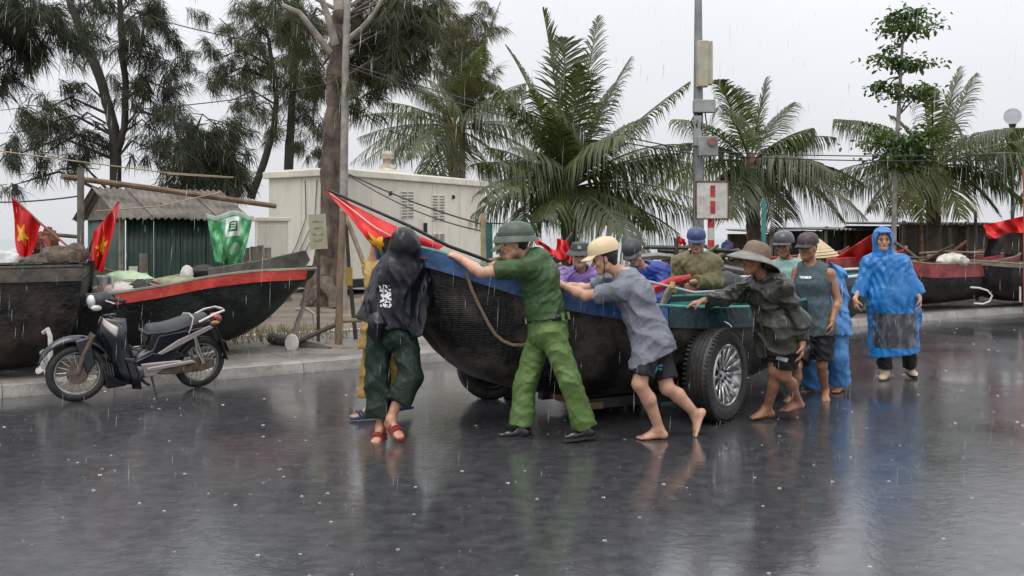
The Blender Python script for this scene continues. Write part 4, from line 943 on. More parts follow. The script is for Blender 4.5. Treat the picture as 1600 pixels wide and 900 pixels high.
fw_ = loc(P(765, 600, 9.0)); car_wheel(tr, V(fw_.x, fw_.y, .30), (.25, .96, 0), .30, .2, small=True)
MB().tube([V(wf.x, wf.y-.12, .37), V(far_c.x, far_c.y+.1, .37)], .035, 8).build('axle', STEEL, tr)
for sy in (-.3, .3): MB().box((-.25, sy, .13), (1.5, .08, .09)).build('beam', STEEL, tr, bevel=.006)
for xx in (-.75, -.2, .35): MB().box((xx, 0, .12), (.14, .75, .06)).build('cross_plank', PLANK, tr, bevel=.006)
for k in (-1, 1): MB().tube([V(wf.x-.3, wf.y*.2, .16), V(wf.x+.25, wf.y*.85, .37)], .02, 6).build('brace', STEEL, tr) if k > 0 else None
b = MB(); b.tube([V(wf.x+.25*math.cos(a), wf.y-.12, .39+.43*math.sin(a)) for a in np.linspace(.9, 2.1, 8)], .012, 6); b.build('mudguard_stay', ALLOY, tr)
MB().tube([V(fw_.x, fw_.y, .30), V(fw_.x+.1, .1, .25)], .03, 8).build('front_axle', STEEL, tr)

# beached boats on the pavement, left
TARL = tar('tarred_plank_hull', (.009, .008, .007), 0, (.040, .028, .021)); TARG = tar('tarred_green_hull', (.007, .009, .008), 0, (.014, .026, .020)); WOODG = mat('weathered_wood', (.17, .145, .105), .6, .4, 5, .5, 20, stretch=(.5, 1, 1)); DINN = mat('dark_lining', (.05, .045, .038), .6, .4, 4)
PINNER = mat('mint_lining', (.24, .40, .34), .5, .4, 4)
bx = [(0, .14), (.04, .40), (.12, .66), (.25, .88), (.45, 1.), (.7, .97), (.9, .85), (1, .78)]
L2, P2, E2 = boat('fishing_boat', 'black fishing boat with red sheer board behind the motorbike', (-2.75, 12.2), (-5.9, 10.75), .74, [(0, 1.10), (.2, 1.09), (.35, 1.03), (.5, .93), (.65, .86), (1, .84)], [(0, .95), (.05, .70), (.12, .46), (.2, .30), (.3, .20), (.5, .15), (1, .18)],
    TARG, PINNER, [(.03, .62, .105, REDB, .02), (.62, 1., .10, GRNB, .018)], WOODG, bx, 'fishing boats drawn up on the left pavement', thw=3, zoff=.0, railr=.03)
MB().prism([(-.05, -.08), (1.12, -.02), (1.20, .10), (1.14, .22), (.6, .10), (-.05, -.0)], -.06, .06).build('bow_timber', mat('bow_grey_timber', (.075, .068, .055), .5, .5, 5, .5, 20), L2)
bt = [c for c in L2.children if c.name.startswith('bow_timber')][0]; bt.location = (L2['_L']/2-1.0, .12, 1.13)
MB().tube([P2(s, .62, 1, 0)+V(0, .02, 0) for s in np.linspace(.05, 1, 16)], .022, 6).build('rubbing_strake', TARL, L2)
L1, P1, E1 = boat('fishing_boat', 'black tarred fishing boat with wooden rubbing pole at the left edge', (-4.86, 10.2), (-9.5, 8.45), .85, [(0, 1.20), (.5, 1.16), (1, 1.2)], [(0, .20), (.1, .17), (.4, .16), (1, .2)],
    TARL, DINN, [(.0, 1., .12, mat('bleached_board', (.065, .053, .042), .5, .6, 5, .4, 20), .02)], TARL, [(0, .86), (.05, .92), (.2, .98), (.5, 1.), (1, .9)], 'fishing boats drawn up on the left pavement', thw=2, pw=.36, full=.5)
MB().tube([P1(s, .60, 1, 0)+V(0, .03, .0) for s in np.linspace(.02, .9, 14)], .028, 6).build('rubbing_pole', mat('bare_pole', (.30, .235, .155), .6, .3, 6), L1)
# boats right
REDT = mat('red_hull_paint', (.22, .022, .02), .4, .4, 4, .3, 20, col2=(.32, .05, .045))
R1, Q1, _ = boat('fishing_boat', 'red topped fishing boat with raised bow behind the blue poncho', (10.55, 20.6), (6.2, 18.0), .85, [(0, 1.17), (.1, 1.12), (.4, 1.0), (.7, 1.0), (1, 1.15)], [(0, .8), (.06, .6), (.15, .45), (.3, .25), (.6, .2), (1, .4)],
    TARL, REDT, [(.0, 1., .24, REDT, .02)], WOODG, bx, 'fishing boats drawn up on the far right pavement', thw=3)
R2, Q2, _ = boat('fishing_boat', 'low black fishing boat at the right edge with curved white handle', (9.15, 19.1), (14.0, 22.2), .8, [(0, 1.06), (.1, 1.0), (.3, .93), (.6, .95), (1, 1.1)], [(0, .5), (.08, .34), (.2, .22), (.6, .15), (1, .25)],
    TARL, DINN, [(.0, 1., .06, WOODG, .015)], WOODG, bx, 'fishing boats drawn up on the far right pavement', thw=2)
R3, Q3, _ = boat('fishing_boat', 'red boat half covered by a tarpaulin behind the conical hat', (7.9, 19.9), (4.6, 16.9), .7, [(0, 1.32), (.1, 1.28), (.4, 1.16), (1, 1.1)], [(0, .9), (.08, .75), (.2, .45), (.5, .3), (1, .4)],
    TARL, REDT, [(.0, 1., .30, REDT, .02)], REDB, bx, 'fishing boats drawn up on the far right pavement', thw=1)
R4, Q4, _ = boat('fishing_boat', 'small dark boat with engine and white gunwale beyond the wheeled boat', (4.9, 13.6), (2.0, 12.0), .65, [(0, 1.05), (.2, .98), (.6, .93), (1, .95)], [(0, .6), (.1, .38), (.3, .25), (1, .25)],
    TARL, TURQ, [(.0, 1., .10, TEAL, .015)], mat('white_rail', (.5, .5, .5), .4), bx, None, thw=2)
# ---------------------------------------------------------------- motorbike
def motorbike():
    pf, pr_ = GP(118, 627), GP(309, 605); mid = (pf+pr_)/2; a = pf-pr_; rz = math.atan2(a.y, a.x); wb = a.length
    t = thing('motorbike', 'black underbone motorbike parked on its side stand by the kerb', 'motorbike', mid, rz); t.rotation_euler = (math.radians(-9), 0, rz)
    NAVY = mat('black_gloss', (.010, .012, .020), .16, .3, 6, coat=.5); SILV = mat('silver_panel', (.50, .44, .42), .25, .12, 5, metal=.3); SEAT = mat('seat_vinyl', (.030, .032, .038), .42, .25, 20, .3, 80); ENG = mat('engine_grey', (.17, .17, .165), .42, .35, 12, .3, 30, metal=.6); CHR = mat('chrome', (.6, .58, .55), .2, .15, 10, metal=1.)
    DK = mat('dark_plastic', (.02, .02, .022), .5, .3); GRY = mat('grey_plastic', (.20, .205, .21), .45, .2); RIM = mat('rim_metal', (.42, .40, .36), .35, .3, 12, metal=.7); RST = mat('rusty_steel', (.14, .11, .085), .6, .4, 14, metal=.4)
    r = .265; xf, xr = wb/2, -wb/2
    st = math.radians(-16); rk = math.radians(27)
    sax = V(-math.sin(rk), 0, math.cos(rk)); S0 = V(xf-.06, 0, r); SM = Matrix.Rotation(st, 3, sax)
    def fr(p): return SM@(Vector(p)-S0)+S0            # the steered front end
    def wheel(c, M, nm):
        X = Matrix((V(1, 0, 0), V(0, 0, 1), V(0, -1, 0))).transposed(); W = M@X; k = 14
        tp = [(r-.042+.042*math.cos(q), .036*math.sin(q)) for q in np.linspace(-2.3, 2.3, k)]
        w_ = MB().lathe(tp, c, W, 44, cap=False).build('wheel', RUB, t)
        rm = MB().lathe([(r-.062, -.022), (r-.078, -.02), (r-.085, -.008), (r-.085, .008), (r-.078, .02), (r-.062, .022)], c, W, 44, cap=False).build('rim', RIM, w_)
        for i in range(18):
            a_ = 2*PI*i/18
            for sg in (-1, 1):
                b_ = a_+sg*.35; MB().tube([c+W@V(.035*math.cos(a_), .035*math.sin(a_), sg*.03), c+W@V((r-.08)*math.cos(b_), (r-.08)*math.sin(b_), 0)], .0028, 4).build('spoke', RIM, w_)
        MB().lathe([(.0, -.05), (.05, -.048), (.052, -.02), (.04, .0), (.052, .02), (.05, .048), (0, .05)], c, W, 18).build('hub', ENG, w_)
        return w_, W
    cf = fr((xf, 0, r)); cr = V(xr, 0, r)
    wf_, WF = wheel(cf, SM, 'f'); wr_, WR = wheel(cr, Matrix.Identity(3), 'r')
    b = MB().lathe([(.095, .055), (.095, .060), (.05, .060)], cf, WF@Matrix.Rotation(PI, 3, 'X'), 24); 
    b.build('brake_disc', RST, wf_)
    for i in range(8):
        q = 2*PI*i/8; MB().lathe([(.018, .053), (.018, .064), (0, .064)], cf+SM@V(.075*math.cos(q), 0, .075*math.sin(q)), WF@Matrix.Rotation(PI, 3, 'X'), 8).build('disc_lug', RST, wf_)
    MB().lathe([(0, -.075), (.075, -.07), (.085, -.045), (.085, -.03)], cr, WR, 20).build('drum', ENG, wr_)
    # fork, fender
    for sy in (-.075, .075): MB().tube([fr((xf, sy, r)), fr((xf-.045, sy, r+.18)), fr((xf-.13, sy, r+.36))], [.02, .022, .018], 8).build('fork_leg', RST, t)
    b = MB()
    def fend(u, v):
        q = lerp(.32, 2.75, u); rr = r+.045+.02*math.sin(PI*u); y = (v-.5)*2; wv = .065*(.65+.35*math.sin(PI*u)); return fr((xf+.015+rr*math.cos(q)*1.06, y*wv, r+.02+rr*math.sin(q)-.055*abs(y)**2.2))
    b.sheet(fend, 22, 8); b.build('front_fender', NAVY, t, solid=.006)
    b = MB(); b.prism([(xf-.02, r+.16), (xf+.03, r+.30), (xf-.10, r+.34), (xf-.15, r+.10), (xf-.08, r-.02)], -.075, .075)
    b.v = [tuple(fr(v)) for v in b.v]; b.build('fender_side', NAVY, t, bevel=.012)
    # leg shield
    def panel(nm, ol, y0, y1, m, bev=.015, parent=t, steer=False):
        b = MB(); b.prism(ol, y0, y1)
        if steer: b.v = [tuple(fr(v)) for v in b.v]
        return b.build(nm, m, parent, bevel=bev)
    sh = MB()
    def shield(u, v):                                 # v 0 top .. 1 bottom, u across
        y = (u-.5)*2; z = lerp(.80, .16, v); wv = interp(v, [0, .15, .45, .8, 1], [.11, .20, .235, .20, .11]); xc = interp(v, [0, .25, .55, 1], [xf-.20, xf-.17, xf-.25, xf-.33])
        return V(xc-.17*abs(y)**1.8, y*wv, z-.02*abs(y))
    sh.sheet(shield, 16, 18); so = sh.build('leg_shield', NAVY, t, solid=.02)
    for q in (-1, 1):
        b = MB(); b.sheet(lambda u, v, q=q: shield(.5+q*lerp(.10, .40, u), lerp(.02+.09*u, .10+.15*u, v))+V(.012, .004*q, .0), 8, 4); b.build('shield_panel', SILV, so, solid=.012)
        b = MB(); b.sheet(lambda u, v, q=q: shield(.5+q*lerp(.36, .5, u), lerp(.55, 1., v))+V(-.06*v, q*.02, -.05*v), 4, 6); b.build('shield_wing', NAVY, so, solid=.012)
    panel('inner_shield', [(xf-.26, .74), (xf-.30, .78), (xf-.42, .42), (xf-.52, .30), (xf-.46, .26), (xf-.34, .40)], -.10, .10, GRY)
    # headset
    hd = MB(); hd.ball((0, 0, 0), 1, 18, (.105, .105, .085)); hd.v = [tuple(fr(V(xf-.20, 0, .93)+Vector(v))) for v in hd.v]; ho = hd.build('headset_cowl', DK, t)
    b = MB(); b.ball((0, 0, 0), 1, 16, (.045, .092, .062), Matrix.Rotation(.2, 3, 'Y')); b.v = [tuple(fr(V(xf-.108, 0, .925)+Vector(v))) for v in b.v]; b.build('headlight', mat('lamp_glass', (.55, .56, .58), .08, .1, 8, coat=1), ho)
    for q in (-1, 1):
        b = MB(); b.ball((0, 0, 0), 1, 12, (.05, .030, .028)); b.v = [tuple(fr(V(xf-.14, q*.085, .87)+Vector(v))) for v in b.v]; b.build('indicator', mat('indicator_lens', (.55, .50, .45), .12, .2, coat=1), ho)
        b = MB(); b.tube([fr((xf-.22, q*.07, .94)), fr((xf-.25, q*.18, .965)), fr((xf-.32, q*.32, .95))], .012, 8); hb = b.build('handlebar', DK, t)
        b = MB(); b.tube([fr((xf-.285, q*.24, .96)), fr((xf-.34, q*.345, .945))], .019, 10); b.build('grip', mat('grip_rubber', (.012, .012, .012), .7), hb)
        b = MB(); b.tube([fr((xf-.21, q*.19, .955)), fr((xf-.20, q*.25, .95)), fr((xf-.26, q*.34, .93))], .007, 6); b.build('lever', CHR, hb)
    # frame, body
    MB().tube([(xf-.30, 0, .66), (xf-.42, 0, .46), (xf-.56, 0, .36), (-.15, 0, .40)], .035, 10).build('frame_tube', GRY, t)
    MB().tube([(xf-.29, .04, .70), (xf-.42, .05, .52), (xf-.52, .05, .45), (-.1, .05, .46)], .012, 8).build('cable_guard', CHR, t)
    MB().tube([(xf-.29, -.04, .70), (xf-.42, -.05, .52), (xf-.52, -.05, .45), (-.1, -.05, .46)], .012, 8).build('cable_guard', CHR, t)
    panel('body_panel', [(.15, .33), (.08, .40), (-.05, .46), (-.10, .60), (-.60, .66), (-.66, .62), (-.40, .50), (-.15, .39), (-.05, .30)], -.105, .105, NAVY, .02)
    for q in (-1, 1):
        y = .107*q; o1 = panel('side_stripe', [(-.14, .405), (-.10, .42), (-.30, .54), (-.62, .665), (-.66, .64), (-.36, .50)], min(y, y+.014*q), max(y, y+.014*q), SILV, .004)
        panel('side_cover', [(.20, .26), (.10, .36), (-.06, .43), (-.12, .41), (-.36, .48), (-.20, .36), (-.02, .27)], min(y*.9, y*1.06), max(y*.9, y*1.06), NAVY, .01)
    panel('seat_base', [(-.02, .45), (-.03, .61), (-.30, .62), (-.34, .52), (-.20, .46)], -.10, .10, DK, .015)
    se = MB()
    def seat(u, v):
        x = lerp(.02, -.64, u); y = (v-.5)*2; wv = interp(u, [0, .12, .5, .85, 1], [.07, .11, .125, .11, .085]); zt = interp(u, [0, .08, .3, .45, .6, 1], [.62, .69, .695, .715, .745, .775]); return V(x, y*wv, zt-.075*abs(y)**3.2-(.05 if u in (0, 1) else 0))
    se.sheet(seat, 20, 12); so_ = se.build('seat', SEAT, t)
    b = MB(); b.prism([(.015, .60), (.012, .625), (-.1, .632), (-.30, .65), (-.64, .715), (-.63, .67), (-.3, .60)], -.10, .10); b.build('seat_skirt', SEAT, so_, bevel=.01)
    MB().tube([(-.40, -.118, .60), (-.42, -.13, .68), (-.44, -.11, .745), (-.45, 0, .765), (-.44, .11, .745), (-.42, .13, .68), (-.40, .118, .60)], .012, 6, flat=.6).build('seat_strap', SILV, so_)
    for q in (-1, 1): MB().tube([(-.50, .11*q, .70), (-.66, .115*q, .775), (-.77, .09*q, .80), (-.80, 0, .80)], .013, 8).build('grab_rail', CHR, t)
    b = MB(); b.ball((-.735, 0, .715), 1, 12, (.06, .085, .045), Matrix.Rotation(-.5, 3, 'Y')); b.build('tail_light', mat('tail_lens', (.30, .03, .03), .15, .2, coat=.8), t)
    for q in (-1, 1): MB().ball((-.67, .12*q, .69), 1, 10, sc=(.05, .02, .02)).build('rear_indicator', mat('orange_lens', (.5, .22, .10), .2), t)
    b = MB(); b.sheet(lambda u, v: V(-.70-.16*u-.0*v, (v-.5)*.16, .64-.36*u+.03*math.sin(u*3)), 6, 4); mg = b.build('rear_mudguard', DK, t, solid=.012)
    MB().box((-.845, 0, .42), (.008, .17, .12), rot=Matrix.Rotation(.4, 3, 'Y')).build('plate_back', DK, mg)
    # engine, exhaust, chain case, stand
    e = MB(); e.ball((.05, 0, .25), 1, 14, (.19, .115, .10)); eo = e.build('engine', ENG, t)
    MB().lathe([(.0, .0), (.065, .0), (.07, .03), (.05, .05), (.02, .055), (0, .055)], (.10, -.11, .25), Matrix.Rotation(PI/2, 3, 'X'), 18).build('clutch_cover', RST, eo); MB().lathe([(.0, .0), (.065, .0), (.07, .03), (.05, .05), (.02, .055), (0, .055)], (.10, .11, .25), Matrix.Rotation(-PI/2, 3, 'X'), 18).build('clutch_cover', ENG, eo)
    for k in range(5): MB().box((.30+.025*k, 0, .285+.006*k), (.010, .13, .13-.01*k), rot=Matrix.Rotation(.2, 3, 'Y')).build('cooling_fin', ENG, eo)
    panel('chain_case', [(-.02, .22), (-.05, .30), (-.50, .34), (xr-.10, .32), (xr-.11, .23), (xr, .20), (-.3, .19)], .085, .11, RST, .012)
    panel('swing_arm', [(.0, .25), (.0, .29), (-.45, .33), (-.50, .30)], .11, .135, SILV, .008)
    MB().tube([(.30, -.07, .20), (.20, -.11, .14), (-.1, -.13, .15), (-.35, -.14, .20), (-.86, -.15, .29)], [.018, .018, .022, .045, .042], 12).build('exhaust', ENG, t)
    for q in (-1, 1): MB().tube([(-.47, .11*q, .56), (-.50, .12*q, .44), (xr+.02, .12*q, r+.02)], [.018, .03, .018], 10).build('shock_absorber', CHR, t)
    MB().tube([(.03, .10, .17), (.03, .19, .16), (.03, .26, .165)], .014, 8).build('foot_peg', DK, t)
    MB().tube([(-.06, .10, .20), (-.08, .17, .06), (-.085, .19, .035)], .011, 8).build('side_stand', STEEL, t)
    for q in (-1, 1): panel('crankcase_cover', [(.06, .33), (-.06, .335), (-.34, .335), (-.36, .30), (-.20, .285), (-.08, .20), (.02, .20)], min(q*.10, q*.125), max(q*.10, q*.125), SILV, .01, eo)
    panel('under_body', [(.22, .32), (.10, .36), (-.30, .42), (-.42, .36), (-.10, .30), (.05, .24)], -.09, .09, DK, .01)
    panel('belly_pan', [(.36, .12), (.40, .30), (.27, .20), (.12, .17), (.20, .13)], -.12, .12, NAVY, .01)
    return t
motorbike()
def officer():
    j = J3(7.15)
    p = Person('person in olive green uniform and sun helmet pushing the boat bow', None, dict(
        hd=j(806, 382, 0), hf=(-1, .05, -.12), hu=(-.1, 0, 1), nk=j(838, 398, 0),
        sl=j(826, 417, -.17), sr=j(830, 409, .18), el=j(752, 426, -.10), wl=j(718, 403, .12), er=j(782, 428, .24), wr=j(776, 413, .46),
        hl=(-.72, .5, .35), nl=(-.1, .5, -1), hr=(-.85, .3, .15), nr=(-.1, .3, -1),
        pl=j(862, 518, -.09), pr=j(848, 518, .09), kl=j(890, 594, -.13), al=j(914, 668, -.04), kr=j(822, 596, .10), ar=j(814, 668, .07),
        fl=(-.86, -.42, -.05), fr=(-.98, -.2, -.02)), SKIN3, .007, thick=1.16)
    p.curl = {'l': .6, 'r': .8}; p.body(feet=''); p.hair()
    gs = cloth('olive_shirt', (.036, .078, .024), .5, .35); gt = cloth('green_trousers', (.105, .175, .050), .55, .18)
    p.shirt(gs, .70, .024, .10, amp=.007, seed=4, flare=-.005, armg=(.022, .030, .02), collar=.018)
    t = p.trousers(gt, 1.97, (.024, .034, .042), .009, .115, seed=5, freq=20)
    p.shoes(mat('black_leather', (.012, .012, .013), .22, .3, coat=.4))
    b = MB(); c0 = p.hip+p.up*.10; ring = []
    for i in range(25):
        q = 2*PI*i/24; ring.append(c0+p.pw*math.cos(q)*.180+p.cf*math.sin(q)*.150)
    lo = [q-p.up*.021 for q in ring]; hi = [q+p.up*.021 for q in ring]
    b.add(lo+hi, [(i, i+1, i+26, i+25) for i in range(24)]); bl = b.build('belt', BLACK, p.root, solid=.008)
    MB().box(c0+p.cf*.156, (.06, .012, .045), rot=Matrix((p.pw, p.cf, p.up)).transposed()).build('buckle', mat('brass', (.35, .33, .28), .25, metal=1.), bl)
    for q in (2.2, 2.9, 3.6, 4.3, 5.2):
        MB().box(c0+p.pw*math.cos(q)*.185+p.cf*math.sin(q)*.155, (.022, .022, .055), rot=Matrix((p.pw, p.cf, p.up)).transposed()).build('belt_loop', gt, t)
    hm = mat('helmet_green', (.055, .085, .058), .4, .2, 30, .2, 90)
    o = p.lathe([(.158, -.052), (.150, -.034), (.128, -.004), (.121, .006), (.117, .035), (.105, .068), (.078, .094), (.040, .108), (.010, .112), (0, .112)], 'sun_helmet', hm, (0, -.008, .072), 1.17, (.08, 0), 36, .004)
    MB().ball(p.H(0, -.018, .188), .012, 10, (1, 1, .8)).build('button', hm, o)
    b = MB(); T = p.M@Matrix.Rotation(.08, 3, 'X')
    b.lathe([(.1235, .002), (.1225, .022)], p.H(0, -.008, .072), T, 36, 1.17); b.build('band', hm, o, solid=.004)
    p.report('officer'); return p
def grey_shirt():
    j = J3(7.2)
    p = Person('person in soaked grey shirt, black shorts and cream cap pushing barefoot', None, dict(
        hd=j(945, 404, 0), hf=(-1, .12, -.28), hu=(-.3, 0, 1), nk=j(978, 428, .02),
        sl=j(968, 455, -.15), sr=j(962, 436, .20), el=j(914, 462, -.06), wl=j(876, 445, .14), er=j(916, 452, .32), wr=j(892, 446, .52),
        hl=(-.7, .45, .22), nl=(.1, .6, -.8), hr=(-.8, .3, 0), nr=(0, .3, -1),
        pl=j(1014, 536, -.09), pr=j(1026, 538, .10), kl=j(999, 600, -.16), al=j(1030, 670, -.02), kr=j(1042, 606, .02), ar=j(1086, 646, .12),
        fl=(-1, -.12, -.05), fr=(-.42, -.35, -.85), ur=(.85, .1, -.5)), SKIN3, .007, thick=1.14)
    p.curl = {'l': .35, 'r': .6}; p.body(); p.hair()
    gm = cloth('grey_shirt', (.17, .18, .215), .55, .3)
    p.shirt(gm, .72, .024, -.10, amp=.008, seed=11, flare=.006, armg=(.022, .032, .03), tg=.014, collar=.017, freq=26)
    t = p.trousers(cloth('black_shorts', (.007, .007, .010), .6), .82, (.014, .040, .04), .006, .05, 'shorts', 12)
    on_surface(p.root, t, j(1026, 573, 0)-p.o, (.075, 0, .02), (.02, 0, .06), 8, 8, (0, 1, 0), .004, 'print', mat('teal_print', (.05, .45, .50), .5), t, lambda u, v: abs(v-.5+.35*(u-.5)) < .30 and (u < .25 or abs(v-.5+.35*(u-.5)) > .12))
    cm = mat('cream_cap', (.66, .52, .32), .4, .06, 5, .05)
    p.cap(cm, 'helmet', tilt=-.02, big=1.28, vl=.075); p.strap()
    p.report('grey'); return p
def hooded():
    j = J3(7.25)
    p = Person('person in black hooded rain cape and dark green trousers at the boat bow', None, dict(
        hd=j(633, 388, 0), hf=(.2, -.75, -.6), nk=j(628, 416, .05),
        sl=j(646, 428, .04), sr=j(594, 428, .04), el=j(648, 434, .26), wl=j(656, 398, .30), er=j(572, 470, .1), wr=j(588, 440, .3),
        hl=(-.1, .1, 1), nl=(.3, .8, .1), hr=(0, .5, .8), nr=(0, 1, -.2),
        pl=j(632, 522, 0), pr=j(592, 522, 0), kl=j(640, 590, -.05), al=j(610, 655, -.10), kr=j(590, 594, .0), ar=j(595, 668, -.02),
        fl=(.62, -.78, -.35), fr=(-.15, -.98, -.15)), SKIN, .008)
    p.curl = {'l': .5}; p.body(hands='lr', face=False)
    p.trousers(cloth('dark_green_trousers', (.008, .024, .015), .55), 1.9, (.03, .05, .06), .011, .12, seed=21, drop={'l': 1.62, 'r': 1.80}, freq=18)
    p.shoes(mat('red_sandal', (.22, .028, .024), .4), 'sandal', True)
    blk = cloth('black_raincoat', (.0055, .006, .011), .30, .35, bump=.5, bscale=18, rvar=.1)
    lo = np.array(j(540, 540, -.35)-p.o); hi = np.array(j(690, 340, .55)-p.o); lo[0] -= .05
    F_ = Field(lo, hi, .008); o = p.o
    def jj(*a): return j(*a)-o
    F_.ell(jj(633, 382, -.01), ((1, 0, 0), (0, 1, 0), (0, 0, 1)), (.118, .135, .138), .03)
    F_.cone(jj(630, 392, .0), jj(622, 430, .02), .105, .175, .06, (1, 0, 0), 1., .92)
    F_.cone(jj(624, 428, .02), jj(612, 512, .02), .175, .215, .06, (1, 0, 0), .95, .92, flat=True)
    F_.cone(jj(600, 432, .03), jj(578, 505, .03), .085, .125, .06, (1, 0, 0), 1., .9, flat=True)
    F_.cone(jj(655, 428, .10), jj(664, 462, .18), .095, .095, .05); F_.cone(jj(662, 440, .10), jj(648, 524, -.04), .085, .080, .05, (1, 0, 0), .9, .8)
    F_.cone(jj(590, 470, -.06), jj(588, 520, -.10), .07, .075, .04)
    F_.below(jj(560, 498, 0), (-.55, -.1, -1)); F_.below(jj(652, 526, 0), (.35, 0, -1))
    F_.folds(.018, 17, 8, [(1, .3, .12), (.9, -.3, .2), (.9, .1, -.3)])
    F_.folds(.005, 42, 9, [(1, .3, .3), (.7, -.7, .3)])
    cp = p.emit(F_, 'rain_cape', blk, 1)
    wh = mat('white_print', (.7, .7, .7), .5)
    def sh(u, v): return (mnoise.noise(Vector((u*5, v*9, 3)))+mnoise.noise(Vector((u*9, v*3, 8)))*.6) > -.02
    on_surface(p.root, cp, jj(606, 461, 0), (.088, 0, -.01), (-.012, 0, .165), 18, 30, (0, 1, 0), .004, 'print', wh, cp, sh)
    # loose bag strap gathered at the hip
    b = MB(); b.tube([jj(588, 492, -.12), jj(592, 506, -.15), jj(586, 520, -.14), jj(592, 536, -.12)], [.055, .075, .06, .03], 12); b.build('tied_sleeve', blk, p.root)
    p.report('hooded'); return p
def yellow():
    j = J3(7.95)
    p = Person('person in yellow raincoat and blue sandals hidden behind the black cape', None, dict(
        hd=j(612, 398, 0), hf=(.4, .7, .2), nk=j(606, 424, 0),
        sl=j(584, 432, .05), sr=j(636, 434, .12), el=j(580, 418, .3), wl=j(585, 380, .25), er=j(650, 440, .35), wr=j(650, 400, .4),
        hl=(.15, .1, 1), nl=(.5, .8, 0), hr=(.1, .3, 1), nr=(0, 1, 0),
        pl=j(590, 520, 0), pr=j(622, 520, .05), kl=j(582, 580, .05), al=j(579, 638, .02), kr=j(628, 575, .1), ar=j(632, 625, .2),
        fl=(-.9, -.4, 0), fr=(-.6, -.6, 0)), SKIN, .009)
    p.body(face=False); p.hair()
    ym = cloth('yellow_raincoat', (.33, .20, .038), .35, .2)
    p.shirt(ym, long=True, g=.045, hem=-.12, amp=.010, seed=31, flare=.05, name='raincoat', cuff=.25)
    p.trousers(ym, 1.74, (.035, .055, .065), .009, .1, seed=32)
    p.shoes(mat('blue_sandal', (.02, .075, .20), .4), 'sandal', True, mstrap=mat('blue_strap', (.02, .06, .16), .4))
    p.report('yellow'); return p
def simple_far(label, d0, head, hf, nk, sl, sr, el, wl, er, wr, hip, shirt, skin=SKIN, hu=(0, 0, 1), g=.04, pants=None, cap=None, hl=(-.2, -.8, -.4), hr=(.2, -.8, -.4), nl=(0, 0, -1), nr=(0, 0, -1), lean=.0, name='rain_jacket', curl=.7, amp=.009, seed=40, collar=.022, hem=-.10):
    j = J3(d0); hc = j(*hip); rt = (sr_ := j(*sr)) - j(*sl); rt = Vector((rt.x, rt.y, 0)).normalized()
    pl, pr = hc-rt*.09, hc+rt*.09; gz = 0.
    fw = Vector((0, 0, 1)).cross(rt).normalized()
    def dn(q, z, f): return Vector((q.x, q.y, z))+fw*f
    p = Person(label, None, dict(hd=j(*head), hf=hf, hu=hu, nk=j(*nk), sl=j(*sl), sr=sr_, el=j(*el), wl=j(*wl), er=j(*er), wr=j(*wr), hl=hl, hr=hr, nl=nl, nr=nr,
        pl=pl, pr=pr, kl=dn(pl, hc.z*.52, .06), al=dn(pl, .075, -.06), kr=dn(pr, hc.z*.52, .03), ar=dn(pr, .075, -.22), fl=fw, fr=fw), skin, .009, thick=.94)
    p.curl = {'l': curl, 'r': curl}; p.body(feet=''); p.hair()
    p.shirt(shirt, long=True, g=g, hem=hem, amp=amp, seed=seed, flare=.03, name=name, collar=collar, cuff=.92)
    p.trousers(pants or cloth('dark_trousers', (.02, .02, .025), .5), 1.9, (.03, .04, .045), .008, .1, seed=seed+1)
    p.shoes(mat('black_rubber', (.015, .015, .015), .35), 'shoe')
    p.report(label[:30]); return p
